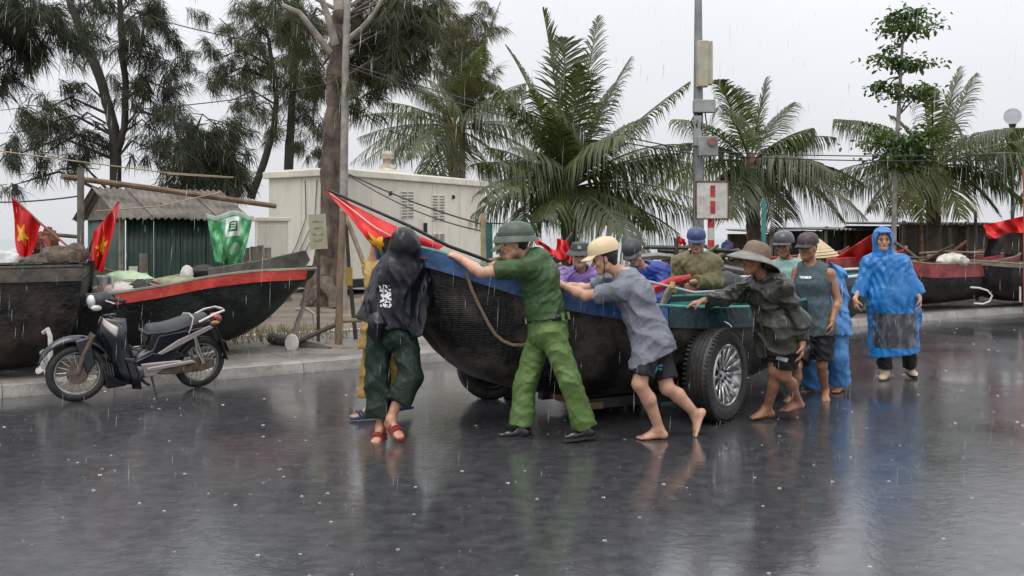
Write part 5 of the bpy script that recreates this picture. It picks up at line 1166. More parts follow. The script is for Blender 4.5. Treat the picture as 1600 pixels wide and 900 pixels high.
def far_side():
    j = J3(8.85)
    k1 = simple_far('person in khaki clothes mostly hidden behind the green sun helmet', 8.85, (790, 384, 0), (-.8, -.3, -.4), (796, 410, .1), (816, 420, .0), (768, 416, .12), (812, 448, -.1), (790, 440, -.45), (756, 440, 0), (752, 424, -.4), (800, 500, .25),
        cloth('khaki_uniform', (.17, .14, .06), .6), seed=50)
    k1.cap(mat('khaki_cap', (.10, .095, .05), .6))
    # purple raincoat, bucket hat
    p = simple_far('person in violet plastic raincoat and grey bucket hat behind the boat', 9.7, (906, 401, -.12), (-.12, -1, -.02), (908, 424, .0), (936, 431, -.02), (879, 431, -.0), (940, 462, -.22), (914, 458, -.42), (870, 460, -.2), (884, 450, -.40), (910, 510, .22),
        cloth('violet_raincoat', (.27, .17, .46), .22, .3, bump=.6, bscale=16), SKIN, seed=60, amp=.013, g=.055, name='raincoat', collar=.026)
    hm = mat('bucket_grey', (.045, .052, .05), .55, .2, 20, .2, 60)
    o = p.lathe([(.150, -.035), (.132, -.010), (.100, .002), (.096, .006), (.092, .055), (.083, .080), (.060, .090), (.0, .092)], 'bucket_hat', hm, (0, -.006, .062), 1.14, (-.06, 0), 30, .004)
    MB().box(p.H(0, .112, .100), (.035, .006, .03), rot=p.M).build('badge', mat('badge_grey', (.35, .35, .33), .5), o)
    # blue jacket, dark cap, looking down
    p = simple_far('person in royal blue rain jacket and charcoal cap looking down behind the boat', 9.75, (990, 397, -.10), (-.35, -.75, -.5), (1004, 417, .0), (1034, 424, 0), (976, 430, .02), (1034, 466, -.15), (1018, 474, -.40), (972, 466, -.1), (978, 480, -.32), (1006, 512, .2),
        cloth('blue_jacket', (.018, .045, .26), .32, .3), SKIN, hu=(0, .3, 1), seed=70, g=.05, amp=.012)
    p.cap(mat('charcoal_cap', (.035, .038, .04), .5), big=1.18, tilt=-.05, vl=.06)
    # khaki raincoat, blue cap, blue trousers
    p = simple_far('person in khaki rain jacket, blue trousers and navy cap standing behind the boat', 10.0, (1088, 378, 0), (-.15, -1, -.25), (1088, 401, .05), (1114, 411, .0), (1062, 411, .05), (1118, 443, -.05), (1084, 440, -.32), (1052, 440, .05), (1046, 466, -.2), (1088, 474, .05),
        cloth('khaki_jacket', (.125, .105, .045), .4, .25), SKIN, seed=80, g=.055, hl=(-.9, -.3, -.2), nl=(0, -.6, -.8),
        pants=cloth('blue_trousers', (.022, .07, .26), .4, .25), amp=.011, hem=.22)
    p.cap(mat('navy_cap', (.035, .055, .14), .4, .2), big=1.18, tilt=-.05, vl=.055); p.strap(mat('pale_strap', (.3, .3, .33), .5))
def jacket_man():
    j = J3(7.75)
    p = Person('person in dark oilskin jacket and wide drooping brown hat walking barefoot', None, dict(
        hd=j(1178, 408, 0), hf=(-.96, -.25, .02), nk=j(1198, 434, .03),
        sr=j(1172, 452, .17), sl=j(1224, 454, -.14), er=j(1132, 466, .0), wr=j(1099, 470, -.02), el=j(1250, 503, -.16), wl=j(1254, 538, -.20),
        hr=(-.93, .2, -.22), nr=(-.1, .2, -1), hl=(-.12, -.15, -1), nl=(-.8, .2, 0),
        pr=j(1204, 526, .10), pl=j(1234, 526, -.06), kr=j(1213, 582, .10), ar=j(1200, 640, .28), kl=j(1229, 596, .0), al=j(1249, 630, .20),
        fr=(-.92, -.30, -.06), fl=(-.9, -.45, -.12)), SKIN2, .007)
    for q, (kx, ky, kd, ax, ay, ad) in {'r': (1211, 578, .02, 1199, 638, .22), 'l': (1226, 588, -.02, 1246, 625, .25)}.items():
        p.J['k'+q] = j(kx, ky, kd)-p.o; p.J['a'+q] = j(ax, ay, ad)-p.o
    p.curl = {'r': .25, 'l': .35}; p.body(); p.hair()
    jm = cloth('oilskin_jacket', (.030, .031, .024), .24, .35, bump=.55, bscale=20, rvar=.1)
    jk = p.shirt(jm, long=True, g=.052, hem=-.13, amp=.014, seed=91, flare=.04, name='jacket', collar=.034, cuff=.93, freq=18, armg=(.038, .042, .03))
    b = MB(); a0 = p.J['nk']+p.cf*.135-p.up*.10; a1 = p.hip+p.cf*.19-p.up*.12
    b.tube([lerp(a0, a1, i/8)+p.cf*.012*math.sin(i*1.9) for i in range(9)], .008, 6); b.build('zip_placket', jm, jk)
    t = p.trousers(cloth('black_shorts', (.007, .007, .010), .6), .80, (.03, .05, .05), .008, .1, 'shorts', 92)
    on_surface(p.root, t, j(1216, 558, 0)-p.o, (.07, 0, -.015), (.01, 0, .03), 6, 4, (0, 1, 0), .004, 'print', mat('white_print', (.7, .7, .7), .5), t, lambda u, v: True)
    hm = mat('brown_hat', (.16, .105, .075), .6, .25, 14, .25, 60); rim = mat('grey_hat_brim', (.20, .185, .16), .55, .2, 14, .2, 60)
    o = p.lathe([(.112, -.004), (.110, .02), (.104, .06), (.090, .098), (.060, .120), (.02, .128), (0, .128)], 'straw_hat', hm, (0, -.018, .045), 1.12, (.34, .0), 30)
    T = p.M@Matrix.Rotation(.34, 3, 'X'); c = p.H(0, -.018, .045); b = MB()
    def brim(u, v):
        a = 2*PI*u; r = .108+.102*v; wv = .018*math.sin(2*a+1.)*v
        return c+T@Vector((r*math.cos(a), r*1.08*math.sin(a), .002-.055*v-.02*v*v+wv))
    b.sheet(brim, 36, 5); b.build('brim', rim, o, solid=.006)
    p.report('jacket'); return p
def tank_man():
    j = J3(8.9)
    p = Person('person in dark teal sleeveless shirt and maroon cap with bare arms', None, dict(
        hd=j(1262, 388, 0), hf=(-.72, -.69, -.02), nk=j(1268, 414, .04),
        sr=j(1246, 424, .12), sl=j(1297, 428, -.05), er=j(1236, 462, .1), wr=j(1232, 495, -.05), el=j(1309, 470, -.06), wl=j(1300, 502, -.14),
        hr=(0, -.1, -1), nr=(.8, 0, 0), hl=(-.1, -.1, -1), nl=(-.8, .3, 0),
        pr=j(1262, 516, .08), pl=j(1288, 516, -.04), kr=j(1244, 572, -.10), ar=j(1240, 618, .02), kl=j(1284, 570, -.06), al=j(1289, 611, .12),
        fr=(-.85, -.4, -.1), fl=(-.25, -.97, -.05)), SKIN2, .008)
    p.curl = {'l': .4, 'r': .4}; p.body(); p.hair()
    tm = cloth('teal_tank_top', (.055, .085, .098), .6, .2)
    s = p.shirt(tm, 0, .024, -.05, amp=.006, seed=101, flare=.02, name='tank_top')
    on_surface(p.root, s, j(1256, 433, 0)-p.o, (.085, 0, 0), (0, 0, .022), 10, 3, (0, 1, 0), .004, 'print', mat('white_print', (.7, .7, .7), .5), s, lambda u, v: mnoise.noise(Vector((u*7, v*2, 1))) > -.25)
    p.trousers(cloth('black_shorts', (.007, .007, .010), .6), .88, (.035, .05, .05), .008, .1, 'shorts', 102)
    p.cap(mat('maroon_cap', (.055, .032, .038), .5, .3, 30), big=1.14, visor=mat('dark_visor', (.03, .03, .034), .5), vl=.07)
    p.report('tank'); return p
def mint_man():
    p = simple_far('person in pale mint shirt and dark riding helmet behind the barefoot walkers', 9.75, (1224, 385, 0), (-.5, -.85, -.1), (1230, 408, .05), (1252, 418, 0), (1206, 418, .05), (1258, 452, 0), (1254, 480, -.1), (1202, 452, .05), (1200, 480, -.1), (1232, 495, .0),
        cloth('mint_shirt', (.24, .42, .37), .5, .2), SKIN2, seed=110, g=.03, hl=(0, -.2, -1), hr=(0, -.2, -1), nl=(.6, 0, 0), nr=(-.6, 0, 0), name='shirt', curl=.4)
    p.cap(mat('grey_helmet', (.045, .047, .055), .3, .25, 12, coat=.4), 'helmet', big=1.28, tilt=-.02, vl=.04); p.strap()
def blue_walker():
    j = J3(9.35)
    p = Person('person in light blue rain suit and conical straw hat behind the tank top', None, dict(
        hd=j(1277, 402, 0), hf=(-.85, -.5, -.1), nk=j(1287, 422, .03),
        sr=j(1274, 430, .12), sl=j(1308, 432, -.06), er=j(1268, 462, .1), wr=j(1262, 490, 0), el=j(1312, 470, .0), wl=j(1306, 500, -.1),
        hr=(0, -.1, -1), nr=(.8, 0, 0), hl=(0, -.2, -1), nl=(-.8, .3, 0),
        pr=j(1284, 505, .08), pl=j(1306, 505, -.05), kr=j(1270, 556, .0), ar=j(1268, 605, .10), kl=j(1308, 556, -.06), al=j(1311, 600, .08),
        fr=(-.9, -.4, 0), fl=(-.5, -.8, 0)), SKIN2, .009)
    p.body(); p.hair()
    bm_ = cloth('pale_blue_rainwear', (.065, .215, .48), .3, .3, bump=.6, bscale=16)
    p.shirt(bm_, long=True, g=.05, hem=-.13, amp=.013, seed=121, flare=.04, name='raincoat', cuff=.95)
    p.trousers(bm_, 1.97, (.045, .06, .07), .012, .1, 'rain_trousers', 122, freq=17)
    st = mat('straw', (.55, .42, .25), .6, .15, 20, .4, 80)
    o = p.lathe([(.205, -.075), (.195, -.066), (.10, .035), (.02, .108), (0, .116)], 'conical_hat', st, (0, -.01, .085), 1., (0, 0), 32, .004)
    b = MB(); T = p.M
    for k in range(1, 7): b.lathe([(.205*k/7+.004, .116-.185*k/7), (.205*k/7+.008, .112-.185*k/7)], p.H(0, -.01, .085), T, 32)
    b.build('hat_rings', st, o, solid=.003)
    b = MB(); b.tube([j(1316, 452, .05)-p.o, j(1322, 490, .08)-p.o, j(1326, 532, .08)-p.o], [.02, .035, .012], 8, flat=.5); b.build('coat_tail', mat('dark_olive', (.035, .032, .015), .5), p.root)
    p.report('bluewalk'); return p
def poncho_man():
    j = J3(10.2)
    p = Person('person in bright blue hooded poncho with clear front panel standing apart', None, dict(
        hd=j(1380, 376, 0), hf=(-.25, -.97, .02), nk=j(1384, 398, .05),
        sl=j(1408, 408, .02), sr=j(1358, 408, .04), el=j(1428, 446, .0), wl=j(1437, 466, -.12), er=j(1344, 446, 0), wr=j(1336, 468, -.12),
        hl=(-.05, -.25, -1), nl=(-.9, .2, 0), hr=(.05, -.25, -1), nr=(.9, .2, 0),
        pl=j(1401, 470, 0), pr=j(1376, 470, .0), kl=j(1418, 530, .08), al=j(1422, 574, .22), kr=j(1380, 530, .06), ar=j(1383, 581, .05),
        fl=(-.05, -1, -.15), fr=(-.55, -.83, -.05)), SKIN, .008, thick=.86)
    p.curl = {'l': .5, 'r': .5}; p.body(feet='')
    p.trousers(cloth('black_trousers', (.011, .011, .013), .45), 1.95, (.03, .038, .04), .008, .1, seed=131)
    p.shoes(mat('cream_shoe', (.56, .44, .30), .5, .15), 'shoe')
    bl = cloth('blue_poncho', (.013, .155, .43), .22, .25, bump=.6, bscale=18, rvar=.08, spec=.5); o = p.o
    def jj(*a): return j(*a)-o
    lo = np.array(jj(1315, 570, -.35)); hi = np.array(jj(1460, 340, .38)); F_ = Field(lo, hi, .008)
    F_.cone(jj(1384, 402, .05), jj(1384, 420, .05), .09, .17, .05, (1, 0, 0), .9, .72)
    F_.cone(jj(1384, 412, .05), jj(1391, 470, .03), .175, .255, .06, (1, 0, 0), .86, .70)
    F_.cone(jj(1391, 465, .03), jj(1396, 556, .03), .25, .265, .06, (1, 0, 0), .70, .78, flat=True)
    F_.cone(jj(1384, 404, .05), jj(1413, 411, .02), .095, .085, .04); F_.cone(jj(1384, 404, .05), jj(1356, 411, .04), .095, .085, .04)
    F_.cone(jj(1360, 409, .04), jj(1340, 464, -.03), .075, .090, .05, (1, 0, 0), 1., .8, flat=True)
    F_.cone(jj(1408, 409, .03), jj(1434, 462, -.04), .075, .10, .05, (1, 0, 0), 1., .8, flat=True)
    F_.cone(jj(1424, 450, .0), jj(1440, 505, .0), .09, .03, .06, (1, 0, 0), .6, .4)
    F_.cone(jj(1420, 490, .0), jj(1424, 553, .02), .10, .07, .06)
    F_.below(jj(1396, 555, 0), (.12, 0, -1))
    F_.folds(.011, 20, 14, [(1, .4, .1), (1, -.3, .15), (1, 0, -.25)]); F_.folds(.005, 44, 15)
    pc = p.emit(F_, 'poncho', bl, 1)
    lo = np.array(p.J['hd'])-.26; F2 = Field(lo, lo+.5, .008); A = (p.hr, p.hf, p.hu)
    F2.ell(p.H(0, -.02, .03), A, (.112, .122, .128), .02); F2.cone(p.H(0, -.03, -.03), p.H(0, -.05, -.16), .098, .112, .04)
    F2.cone(p.H(0, .06, .100), p.H(0, .115, .088), .07, .055, .02, p.hr, .35, .3)
    F2.ell(p.H(0, .105, -.012), A, (.078, .115, .088), 0, cut=True); F2.folds(.006, 34, 16)
    hd = p.emit(F2, 'hood', bl, 1)
    pm = mat('plastic_painted_sheen', (.035, .038, .045), .12, .0, 9, .5, 30, col2=(.22, .24, .27), lo=.45, hi=.85, stretch=(1.4, 1, .5))  # opaque: dark see-through tone, with whitish sheen painted in as pale streaks
    def patch(nm, cx, cy, wd, hg, m_, off, shape=None):
        return on_surface(p.root, pc, jj(cx, cy, 0), (wd, 0, 0), (0, 0, hg), 22, 18, (0, 1, 0), off, nm, m_, pc, shape)
    patch('clear_panel', 1388, 515, .52, .36, pm, .004)
    p.report('poncho'); return p

officer(); grey_shirt(); hooded(); yellow(); far_side(); jacket_man(); tank_man(); mint_man(); blue_walker(); poncho_man()
# ---------------------------------------------------------------- flags, poles, wires, gear
FLAG = mat('flag_red', (.56, .012, .012), .5, .2, 4, .3, 18); STAR = mat('flag_yellow', (.80, .42, .02), .5, .15, 5)
WOOD = mat('bare_wood_pole', (.21, .145, .09), .65, .4, 6, .6, 24, stretch=(1, 1, .3)); WOODD = mat('dark_wood_pole', (.075, .055, .04), .6, .4, 6, .5, 24)
def flag(label, fn, star=None, nu=40, nv=34, group=None):
    b = MB(); b.sheet(fn, nu, nv); o = b.build('flag', FLAG); tag(o, label, 'flag', group)
    if star:
        cu, cv, ru, rv, rot = star
        for s_, nm in ((-1, 'star'),):
            b = MB(); vs = []; fs = []; K, Q = 50, 8
            for i in range(K):
                a = 2*PI*i/K; k = (a/(2*PI)*5) % 1; tt = abs(k-.5)*2      # 1 at tips
                r_ = 1/((1-tt)/.382+tt) if False else (.382*1.0)/(.382*tt+(1-tt)*1.0) if False else lerp(.40, 1., tt**1.35)
                for q in range(Q+1):
                    u = cu+ru*r_*q/Q*math.sin(a+rot); v = cv-rv*r_*q/Q*math.cos(a+rot); p = fn(u, v)
                    du = fn(u+.01, v)-p; dv = fn(u, v+.01)-p; n = du.cross(dv); n = n.normalized() if n.length > 1e-9 else V(0, -1, 0)
                    if n.y > 0: n = -n
                    vs.append(p+n*.006)
            fs = [(i*(Q+1)+q, ((i+1) % K)*(Q+1)+q, ((i+1) % K)*(Q+1)+q+1, i*(Q+1)+q+1) for i in range(K) for q in range(Q)]
            b.add(vs, fs); b.build(nm, STAR, o)
    return o
def quad(TL, TR, BR, BL, d, amp=.06, fq=9., ph=0.):
    def fn(u, v):
        x = lerp(lerp(TL[0], TR[0], u), lerp(BL[0], BR[0], u), v); y = lerp(lerp(TL[1], TR[1], u), lerp(BL[1], BR[1], u), v)
        x += 2.2*math.sin(v*6+u*5+ph)*v; y += 2.2*math.sin(u*8+ph)*v
        return P(x, y, d+amp*math.sin(u*fq+v*2.5+ph)+amp*.5*math.sin(u*fq*2.3-v*4))
    return fn
def pole(name, label, cat, pts, r, m, group=None, n=8):
    b = MB(); b.tube(pts, r, n); o = b.build(name, m); tag(o, label, cat, group); return o
# bow flag hung below a long dark pole
def bowflag(u, v):
    tx = lerp(509, 694, u); ty = 297+(384-297)*u+8*math.sin(PI*u)*.6
    bx_ = interp(u, [0, .2, .42, .7, 1], [509, 545, 582, 622, 668]); by = interp(u, [0, .2, .42, .7, 1], [299, 338, 385, 402, 404])
    x = lerp(tx, bx_, v); y = lerp(ty, by, v)
    return P(x, y, 7.42+.10*math.sin(u*7+v*3.)*v-.10*v+.04*math.sin(u*19-v*6)*v)
flag('red flag with yellow star hanging from the dark pole over the boat bow', bowflag, (.47, .80, .12, .24, .25))
pole('hem_cord', 'white hem cord running along the bow flag', 'cord', [bowflag(u, .25+.25*u)+V(0, -.03, 0) for u in np.linspace(.04, .93, 14)], .006, mat('cord_white', (.6, .45, .42), .6))
pole('flag_pole', 'long dark flag pole lying along the blue bow board', 'pole', [P(510, 296, 7.45), P(640, 353, 7.45), P(700, 384, 7.48), P(770, 410, 7.62)], [.010, .013, .014, .014], mat('black_pole', (.014, .013, .013), .4))
G_L = 'star flags on the moored boats at left'
flag('star flag drooping from a tilted staff at the far left boat', quad((18, 307), (64, 350), (44, 412), (27, 394), 11.4, .035, 8), (.42, .55, .30, .26, .2))
pole('flag_staff', 'tilted reddish staff carrying the far left flag', 'pole', [P(17, 306, 11.4), P(60, 346, 11.4), P(119, 396, 11.2)], .014, mat('staff_red', (.22, .05, .035), .5, .3))
pole('flag_staff', 'thin reddish staff crossing low behind the far left flag', 'pole', [P(50, 352, 11.8), P(80, 398, 11.5)], .012, mat('staff_red'  , (.22, .05, .035), .5))
flag('star flag hanging narrow between the two left boats', quad((146, 362), (187, 316), (163, 424), (140, 424), 11.2, .04, 9, 1.), (.52, .56, .32, .20, .1))
pole('flag_staff', 'reddish staff slanting down from the narrow flag into the boat', 'pole', [P(186, 314, 11.25), P(150, 372, 11.3), P(142, 430, 11.3)], .011, mat('staff_red'  , (.22, .05, .035), .5))
pole('boat_pole', 'reddish pole lying in the boat behind the motorbike', 'pole', [P(160, 420, 11.5), P(265, 447, 11.3)], .014, mat('staff_red'  , (.22, .05, .035), .5))
flag('plain red flag hanging behind the violet raincoat', quad((870, 372), (890, 378), (893, 410), (868, 402), 12.5, .05, 7))
flag('small red flag left of the violet raincoat', quad((832, 368), (868, 392), (872, 402), (836, 380), 13, .05, 7, 2))
flag('long red flag streaming from a boat at the right edge', quad((1536, 352), (1606, 336), (1606, 360), (1545, 372), 18, .09, 8, .5))
flag('tiny red pennant above the low rack beside the navy cap', quad((1058, 368), (1070, 374), (1072, 384), (1056, 382), 16, .03, 6))
MB_t = MB(); MB_t.sheet(lambda u, v: P(lerp(1303, 1369, u), lerp(lerp(404, 362, u), lerp(424, 402, u), v), 17.2+.5*v-.1*math.sin(u*14)), 24, 10); o = MB_t.build('red_tarpaulin', mat('red_tarp', (.50, .022, .018), .35, .25, 5, .5, 14), solid=.01); tag(o, 'bright red tarpaulin sloping over the boat by the conical hat', 'tarpaulin')
MB_t = MB(); MB_t.sheet(lambda u, v: P(lerp(1540, 1566, u)+3*math.sin(v*5), lerp(368, 402, v)-4*u, 18.2+.08*math.sin(u*8)), 12, 10); o = MB_t.build('dark_cloth', mat('dark_cloth', (.015, .015, .015), .7), solid=.01); tag(o, 'black cloth hanging under the long red flag at right', 'cloth')
# street pole with boxes
def street_pole():
    d = 16.; p = sp(1091, d, .1); t = thing('utility_pole', 'tall grey steel pole carrying meter boxes beside the palms', 'pole', p); s = d/F
    GM = mat('galvanised', (.22, .225, .22), .45, .2, 5, metal=.4); z = lambda y: CH-(y-HZ)*s-.1
    MB().lathe([(.10, 0), (.095, 1.5), (.075, z(100)), (.05, z(-90))], (.0, 0, 0), n=16).build('shaft', GM, t)
    bxm = mat('box_cream', (.40, .37, .27), .5, .15, 4); g2 = mat('box_grey', (.30, .31, .30), .45, .15, 4)
    MB().box((.04, -.14, (z(67)+z(138))/2), (.18, .16, z(67)-z(138))).build('equipment_box', bxm, t, bevel=.01)
    MB().box((.17, -.10, (z(67)+z(134))/2), (.08, .14, z(67)-z(134))).build('equipment_box', bxm, t, bevel=.01)
    MB().box((.07, -.14, (z(158)+z(178))/2), (.36, .14, .21)).build('junction_box', g2, t, bevel=.01); MB().box((-.04, -.12, (z(180)+z(232))/2), (.13, .12, .5)).build('junction_box', g2, t, bevel=.01)
    m2 = MB().box((.12, -.16, (z(215)+z(245))/2), (.32, .18, .32)).build('meter_box', mat('box_dull', (.25, .26, .25), .5, .3, 6), t, bevel=.01)
    MB().lathe([(.07, 0), (.07, .03), (0, .03)], (.18, -.25, z(224)), Matrix.Rotation(PI/2, 3, 'X'), 16).build('red_lid', mat('red_faded', (.28, .12, .10), .5, .3), m2)
    for k in range(4): b = MB(); b.tube([V(-.06+.05*k, -.12, z(178)), V(-.16+.09*k, -.2, z(192+4*k)), V(-.05+.03*k, -.12, z(212))], .012, 5); b.build('cable_loop', BLACK, t)
street_pole()
def board():
    d = 15.2; p = sp(1111, d, .1); s = d/F; t = thing('warning_sign', 'rusty white sign board with a red bar on a red and white striped post', 'sign', p, .05); z = lambda y: CH-(y-HZ)*s-.1
    wmat = mat('sign_white', (.56, .53, .48), .5, .25, 7, col2=(.62, .60, .56)); rm = mat('sign_red', (.42, .035, .03), .5, .3, 6)
    h = z(284)-z(342); w_ = 51*s; MB().box((0, -.05, (z(284)+z(342))/2), (w_, .03, h)).build('board', wmat, t, bevel=.004)
    f = MB()
    for a, b_ in (((-w_/2, h/2), (w_/2, h/2)), ((w_/2, h/2), (w_/2, -h/2)), ((w_/2, -h/2), (-w_/2, -h/2)), ((-w_/2, -h/2), (-w_/2, h/2))): f.tube([V(a[0], -.068, a[1]+(z(284)+z(342))/2), V(b_[0], -.068, b_[1]+(z(284)+z(342))/2)], .014, 6)
    f.build('frame', RUST, t)
    for x, y0, y1, ww in ((1112, 290, 308, .075), (1112, 314, 334, .075)): MB().box(((x-1111)*s, -.068, (z(y0)+z(y1))/2), (ww, .008, z(y0)-z(y1))).build('painted_bar', rm, t)
    ys = [342, 356, 375, 393, 412, 431, 450, 470, 490, 506]
    for i in range(len(ys)-1): MB().lathe([(.055, z(ys[i+1])), (.055, z(ys[i]))], n=12).build('post_band', rm if i % 2 == 0 else wmat, t)
board()
def lamp():
    d = 26.; p = sp(1582, d, .1); s = d/F; t = thing('globe_lamp', 'clear globe street lamp rising above the right palms', 'street lamp', p); z = lambda y: CH-(y-HZ)*s-.1
    g = mat('globe_glass', (.62, .63, .66), .06, .05); gn = g.node_tree.nodes['Principled BSDF']; gn.inputs['Transmission Weight'].default_value = .75; gn.inputs['IOR'].default_value = 1.1
    MB().ball((0, 0, z(182)), 13*s, 24).build('globe', g, t); MB().lathe([(.03, z(206)), (.08, z(198)), (.10, z(194))], n=14).build('collar', STEEL, t); MB().lathe([(.06, 0), (.035, z(206))], n=10).build('post', mat('lamp_green', (.03, .06, .05), .5), t)
lamp()
pole('utility_pole', 'thin pale concrete pole standing against the big red-brown trunk', 'pole', [sp(536, 18.6, .1), P(537, 300, 18.6), P(540, 100, 18.6), P(545, -60, 18.6)], [.085, .08, .07, .06], mat('pole_concrete', (.30, .275, .245), .65, .3, 5, .4, 20), None, 12)
pole('teal_post', 'thin teal post rising before the dark palm trunk', 'post', [sp(1191, 14, .1), P(1194, 312, 14)], .035, mat('teal_post', (.04, .20, .17), .45))
pole('bamboo_post', 'pale bamboo post at the right corner of the kiosk', 'post', [sp(755, 13.5, .1), P(755, 333, 13.5)], .035, mat('bamboo', (.34, .26, .15), .5, .25, 5)); pole('teal_post', 'short teal post beside the pale bamboo post', 'post', [sp(766, 14, .1), P(764, 348, 14)], .05, mat('teal_dark', (.02, .10, .085), .5))
# props by the trunk
G_P = 'bare prop poles beside the big trunk'
pole('prop_pole', 'upright bare prop pole left of the black cape', 'pole', [P(529, 538, 12.4), P(531, 440, 12.4), P(536, 330, 12.4)], [.05, .046, .042], WOOD)
pole('prop_pole', 'thin dark prop pole leaning close behind the upright one', 'pole', [P(556, 530, 13), P(546, 430, 12.9), P(541, 350, 12.7)], [.03, .028, .022], WOODD); pole('prop_pole', 'slanting prop pole running down to the yellow raincoat', 'pole', [P(541, 340, 12.6), P(566, 405, 12.3), P(590, 470, 12.2)], [.03, .03, .03], WOOD)
pole('prop_rail', 'short crossbar lashed low between the prop poles', 'pole', [P(524, 502, 12.4), P(565, 500, 12.6)], .03, WOOD); pole('prop_pole', 'low pole slanting from the log to the crossbar', 'pole', [P(465, 534, 12.2), P(527, 506, 12.4)], .03, WOODD)
pole('log', 'fallen dark log lying along the pavement', 'log', [P(424, 528, 12.6), P(470, 540, 12.3), P(515, 551, 12.1)], [.075, .08, .07], WOODD, None, 10); pole('log', 'paler log end beside the fallen dark log', 'log', [P(512, 546, 12.3), P(560, 552, 12.)], [.07, .065], WOOD)
pole('white_hook', 'curved white plastic pipe hook beside the roots', 'hook', [P(462, 484, 12.6), P(480, 483, 12.6), P(490, 490, 12.6), P(491, 503, 12.6), P(484, 510, 12.6)], .02, mat('white_pipe2', (.62, .60, .56), .4))
pole('prop_pole', 'slim stick rising from the white disc to the boat bow', 'pole', [P(457, 534, 12.1), P(466, 500, 12.2), P(475, 478, 12.4)], .028, mat('grey_stick', (.22, .19, .15), .6))
b = MB(); b.lathe([(0, -.03), (.085, -.02), (.09, .0), (.08, .02), (0, .03)], P(456, 536, 12.), Matrix.Rotation(PI/2, 3, 'X'), 18, 1.3); o = b.build('white_disc', mat('white_disc', (.6, .57, .52), .5)); tag(o, 'white round end of the stick lying by the fallen log', 'disc')
def sign_board():
    c = P(497, 362, 12.9); t = thing('notice_board', 'pale peeling notice board fixed beside the trunk', 'sign', V(c.x, c.y, .1), .1); M = Matrix.Rotation(-.06, 3, 'Y')
    MB().box((0, 0, c.z-.1), (.23, .02, .47), rot=M).build('panel', mat('notice_face', (.42, .40, .30), .6, .2, 6, col2=(.30, .30, .17), lo=.5, hi=.6), t)
    for k in range(4): MB().box((.0, -.013, c.z-.1+.14-.085*k), (.14-.03*(k % 2), .003, .022), rot=M).build('faded_print', mat('faded_print', (.28, .29, .18), .7, .5, 20), t)
    MB().tube([(.0, .03, 0), (.0, .03, c.z+.1)], .025, 6).build('stake', WOODD, t)
sign_board()
o = MB().box(P(545, 432, 12.7), (.09, .05, .24)).build('yellow_tag', mat('yellow_tag', (.35, .25, .05), .5)); tag(o, 'small dull yellow box hung on the prop pole', 'box')
# left boat posts and poles
pole('mooring_post', 'grey timber post standing in the boat left of the tin shed', 'post', [P(126, 430, 12.2), P(126, 262, 12.2)], .045, mat('grey_post', (.12, .105, .085), .7, .4, 6)); pole('ridge_pole', 'long brown pole lashed across the post above the shed', 'pole', [P(97, 276, 12.1), P(220, 292, 13.2), P(430, 322, 15)], [.035, .04, .04], mat('brown_pole', (.19, .115, .07), .6, .4, 5))
pole('cross_rail', 'short dark rail lashed to the grey post', 'pole', [P(62, 365, 12.3), P(122, 370, 12.2)], .025, WOODD); pole('cross_rail', 'dark oar leaning from the post into the left boat', 'pole', [P(128, 410, 12.1), P(150, 370, 12.0)], .03, WOODD)
pole('short_post', 'weathered stump post in front of the green tin wall', 'post', [P(224, 440, 13.2), P(224, 396, 13.2)], .06, mat('grey_post'  , (.12, .105, .085), .7))
for i, (pts, lb) in enumerate(((((0, 236, 13), (120, 252, 12.6), (260, 270, 13.5), (365, 277, 15)), 'pale bamboo pole slung across the casuarina trunk'), (((150, 330, 12.6), (250, 322, 13), (345, 300, 14)), 'tan cord slanting across the shed roof'), (((262, 272, 13.8), (362, 278, 15)), 'second pale pole beside the slung bamboo'))):
    pole('slung_pole', lb, 'pole', [P(*q) for q in pts], .0085, mat('slung_bamboo'  , (.34, .26, .15), .5))
# nets, sacks, bundles
def lump(name, label, cat, c, r, sc_, m, seed=0, amp=.25, fr=2.2, group=None, parent=None):
    b = MB(); b.ball((0, 0, 0), 1, 22, sc_)
    v2 = []
    for v in b.v:
        v = Vector(v); k = 1+amp*mnoise.noise(v*fr+V(seed*3.1, seed, 0))+amp*.5*mnoise.noise(v*fr*2.7+V(seed, 0, 5)); v2.append(tuple(v*k*r))
    b.v = v2; o = b.build(name, m, parent); o.location = c
    if not parent: tag(o, label, cat, group)
    return o
NET = mat('net_brown', (.095, .070, .048), .75, .5, 8, .9, 30); NETD = mat('net_dark', (.025, .022, .02), .7, .5, 8, .9, 30)
lump('net_bundle', 'large brown rolled net bundle in the left edge boat', 'net', P(92, 404, 11.0), .17, (1.5, 1, .85), NET, 1); lump('net_bundle', 'smaller brown net roll behind the large one', 'net', P(116, 398, 11.2), .13, (1.2, 1, 1), NET, 2); lump('net_bundle', 'low brown net heap beside the left post', 'net', P(62, 412, 11.0), .15, (1.5, 1, .7), NET, 3)
lump('engine_block', 'rusty reddish engine on the left edge boat', 'engine', P(60, 384, 11.7), .14, (1.1, 1, 1.1), mat('rust_red', (.19, .045, .03), .6, .4, 8), 4, .4); lump('engine_block', 'dark rusty winch beside the reddish engine', 'winch', P(77, 376, 11.8), .10, (1, 1, 1.6), RUST, 9, .4)
lump('white_sack', 'crumpled white sack at the far left', 'sack', P(20, 408, 11.6), .20, (1.3, 1, .7), mat('sack_white', (.55, .55, .54), .6, .2, 6, .6, 20), 5)
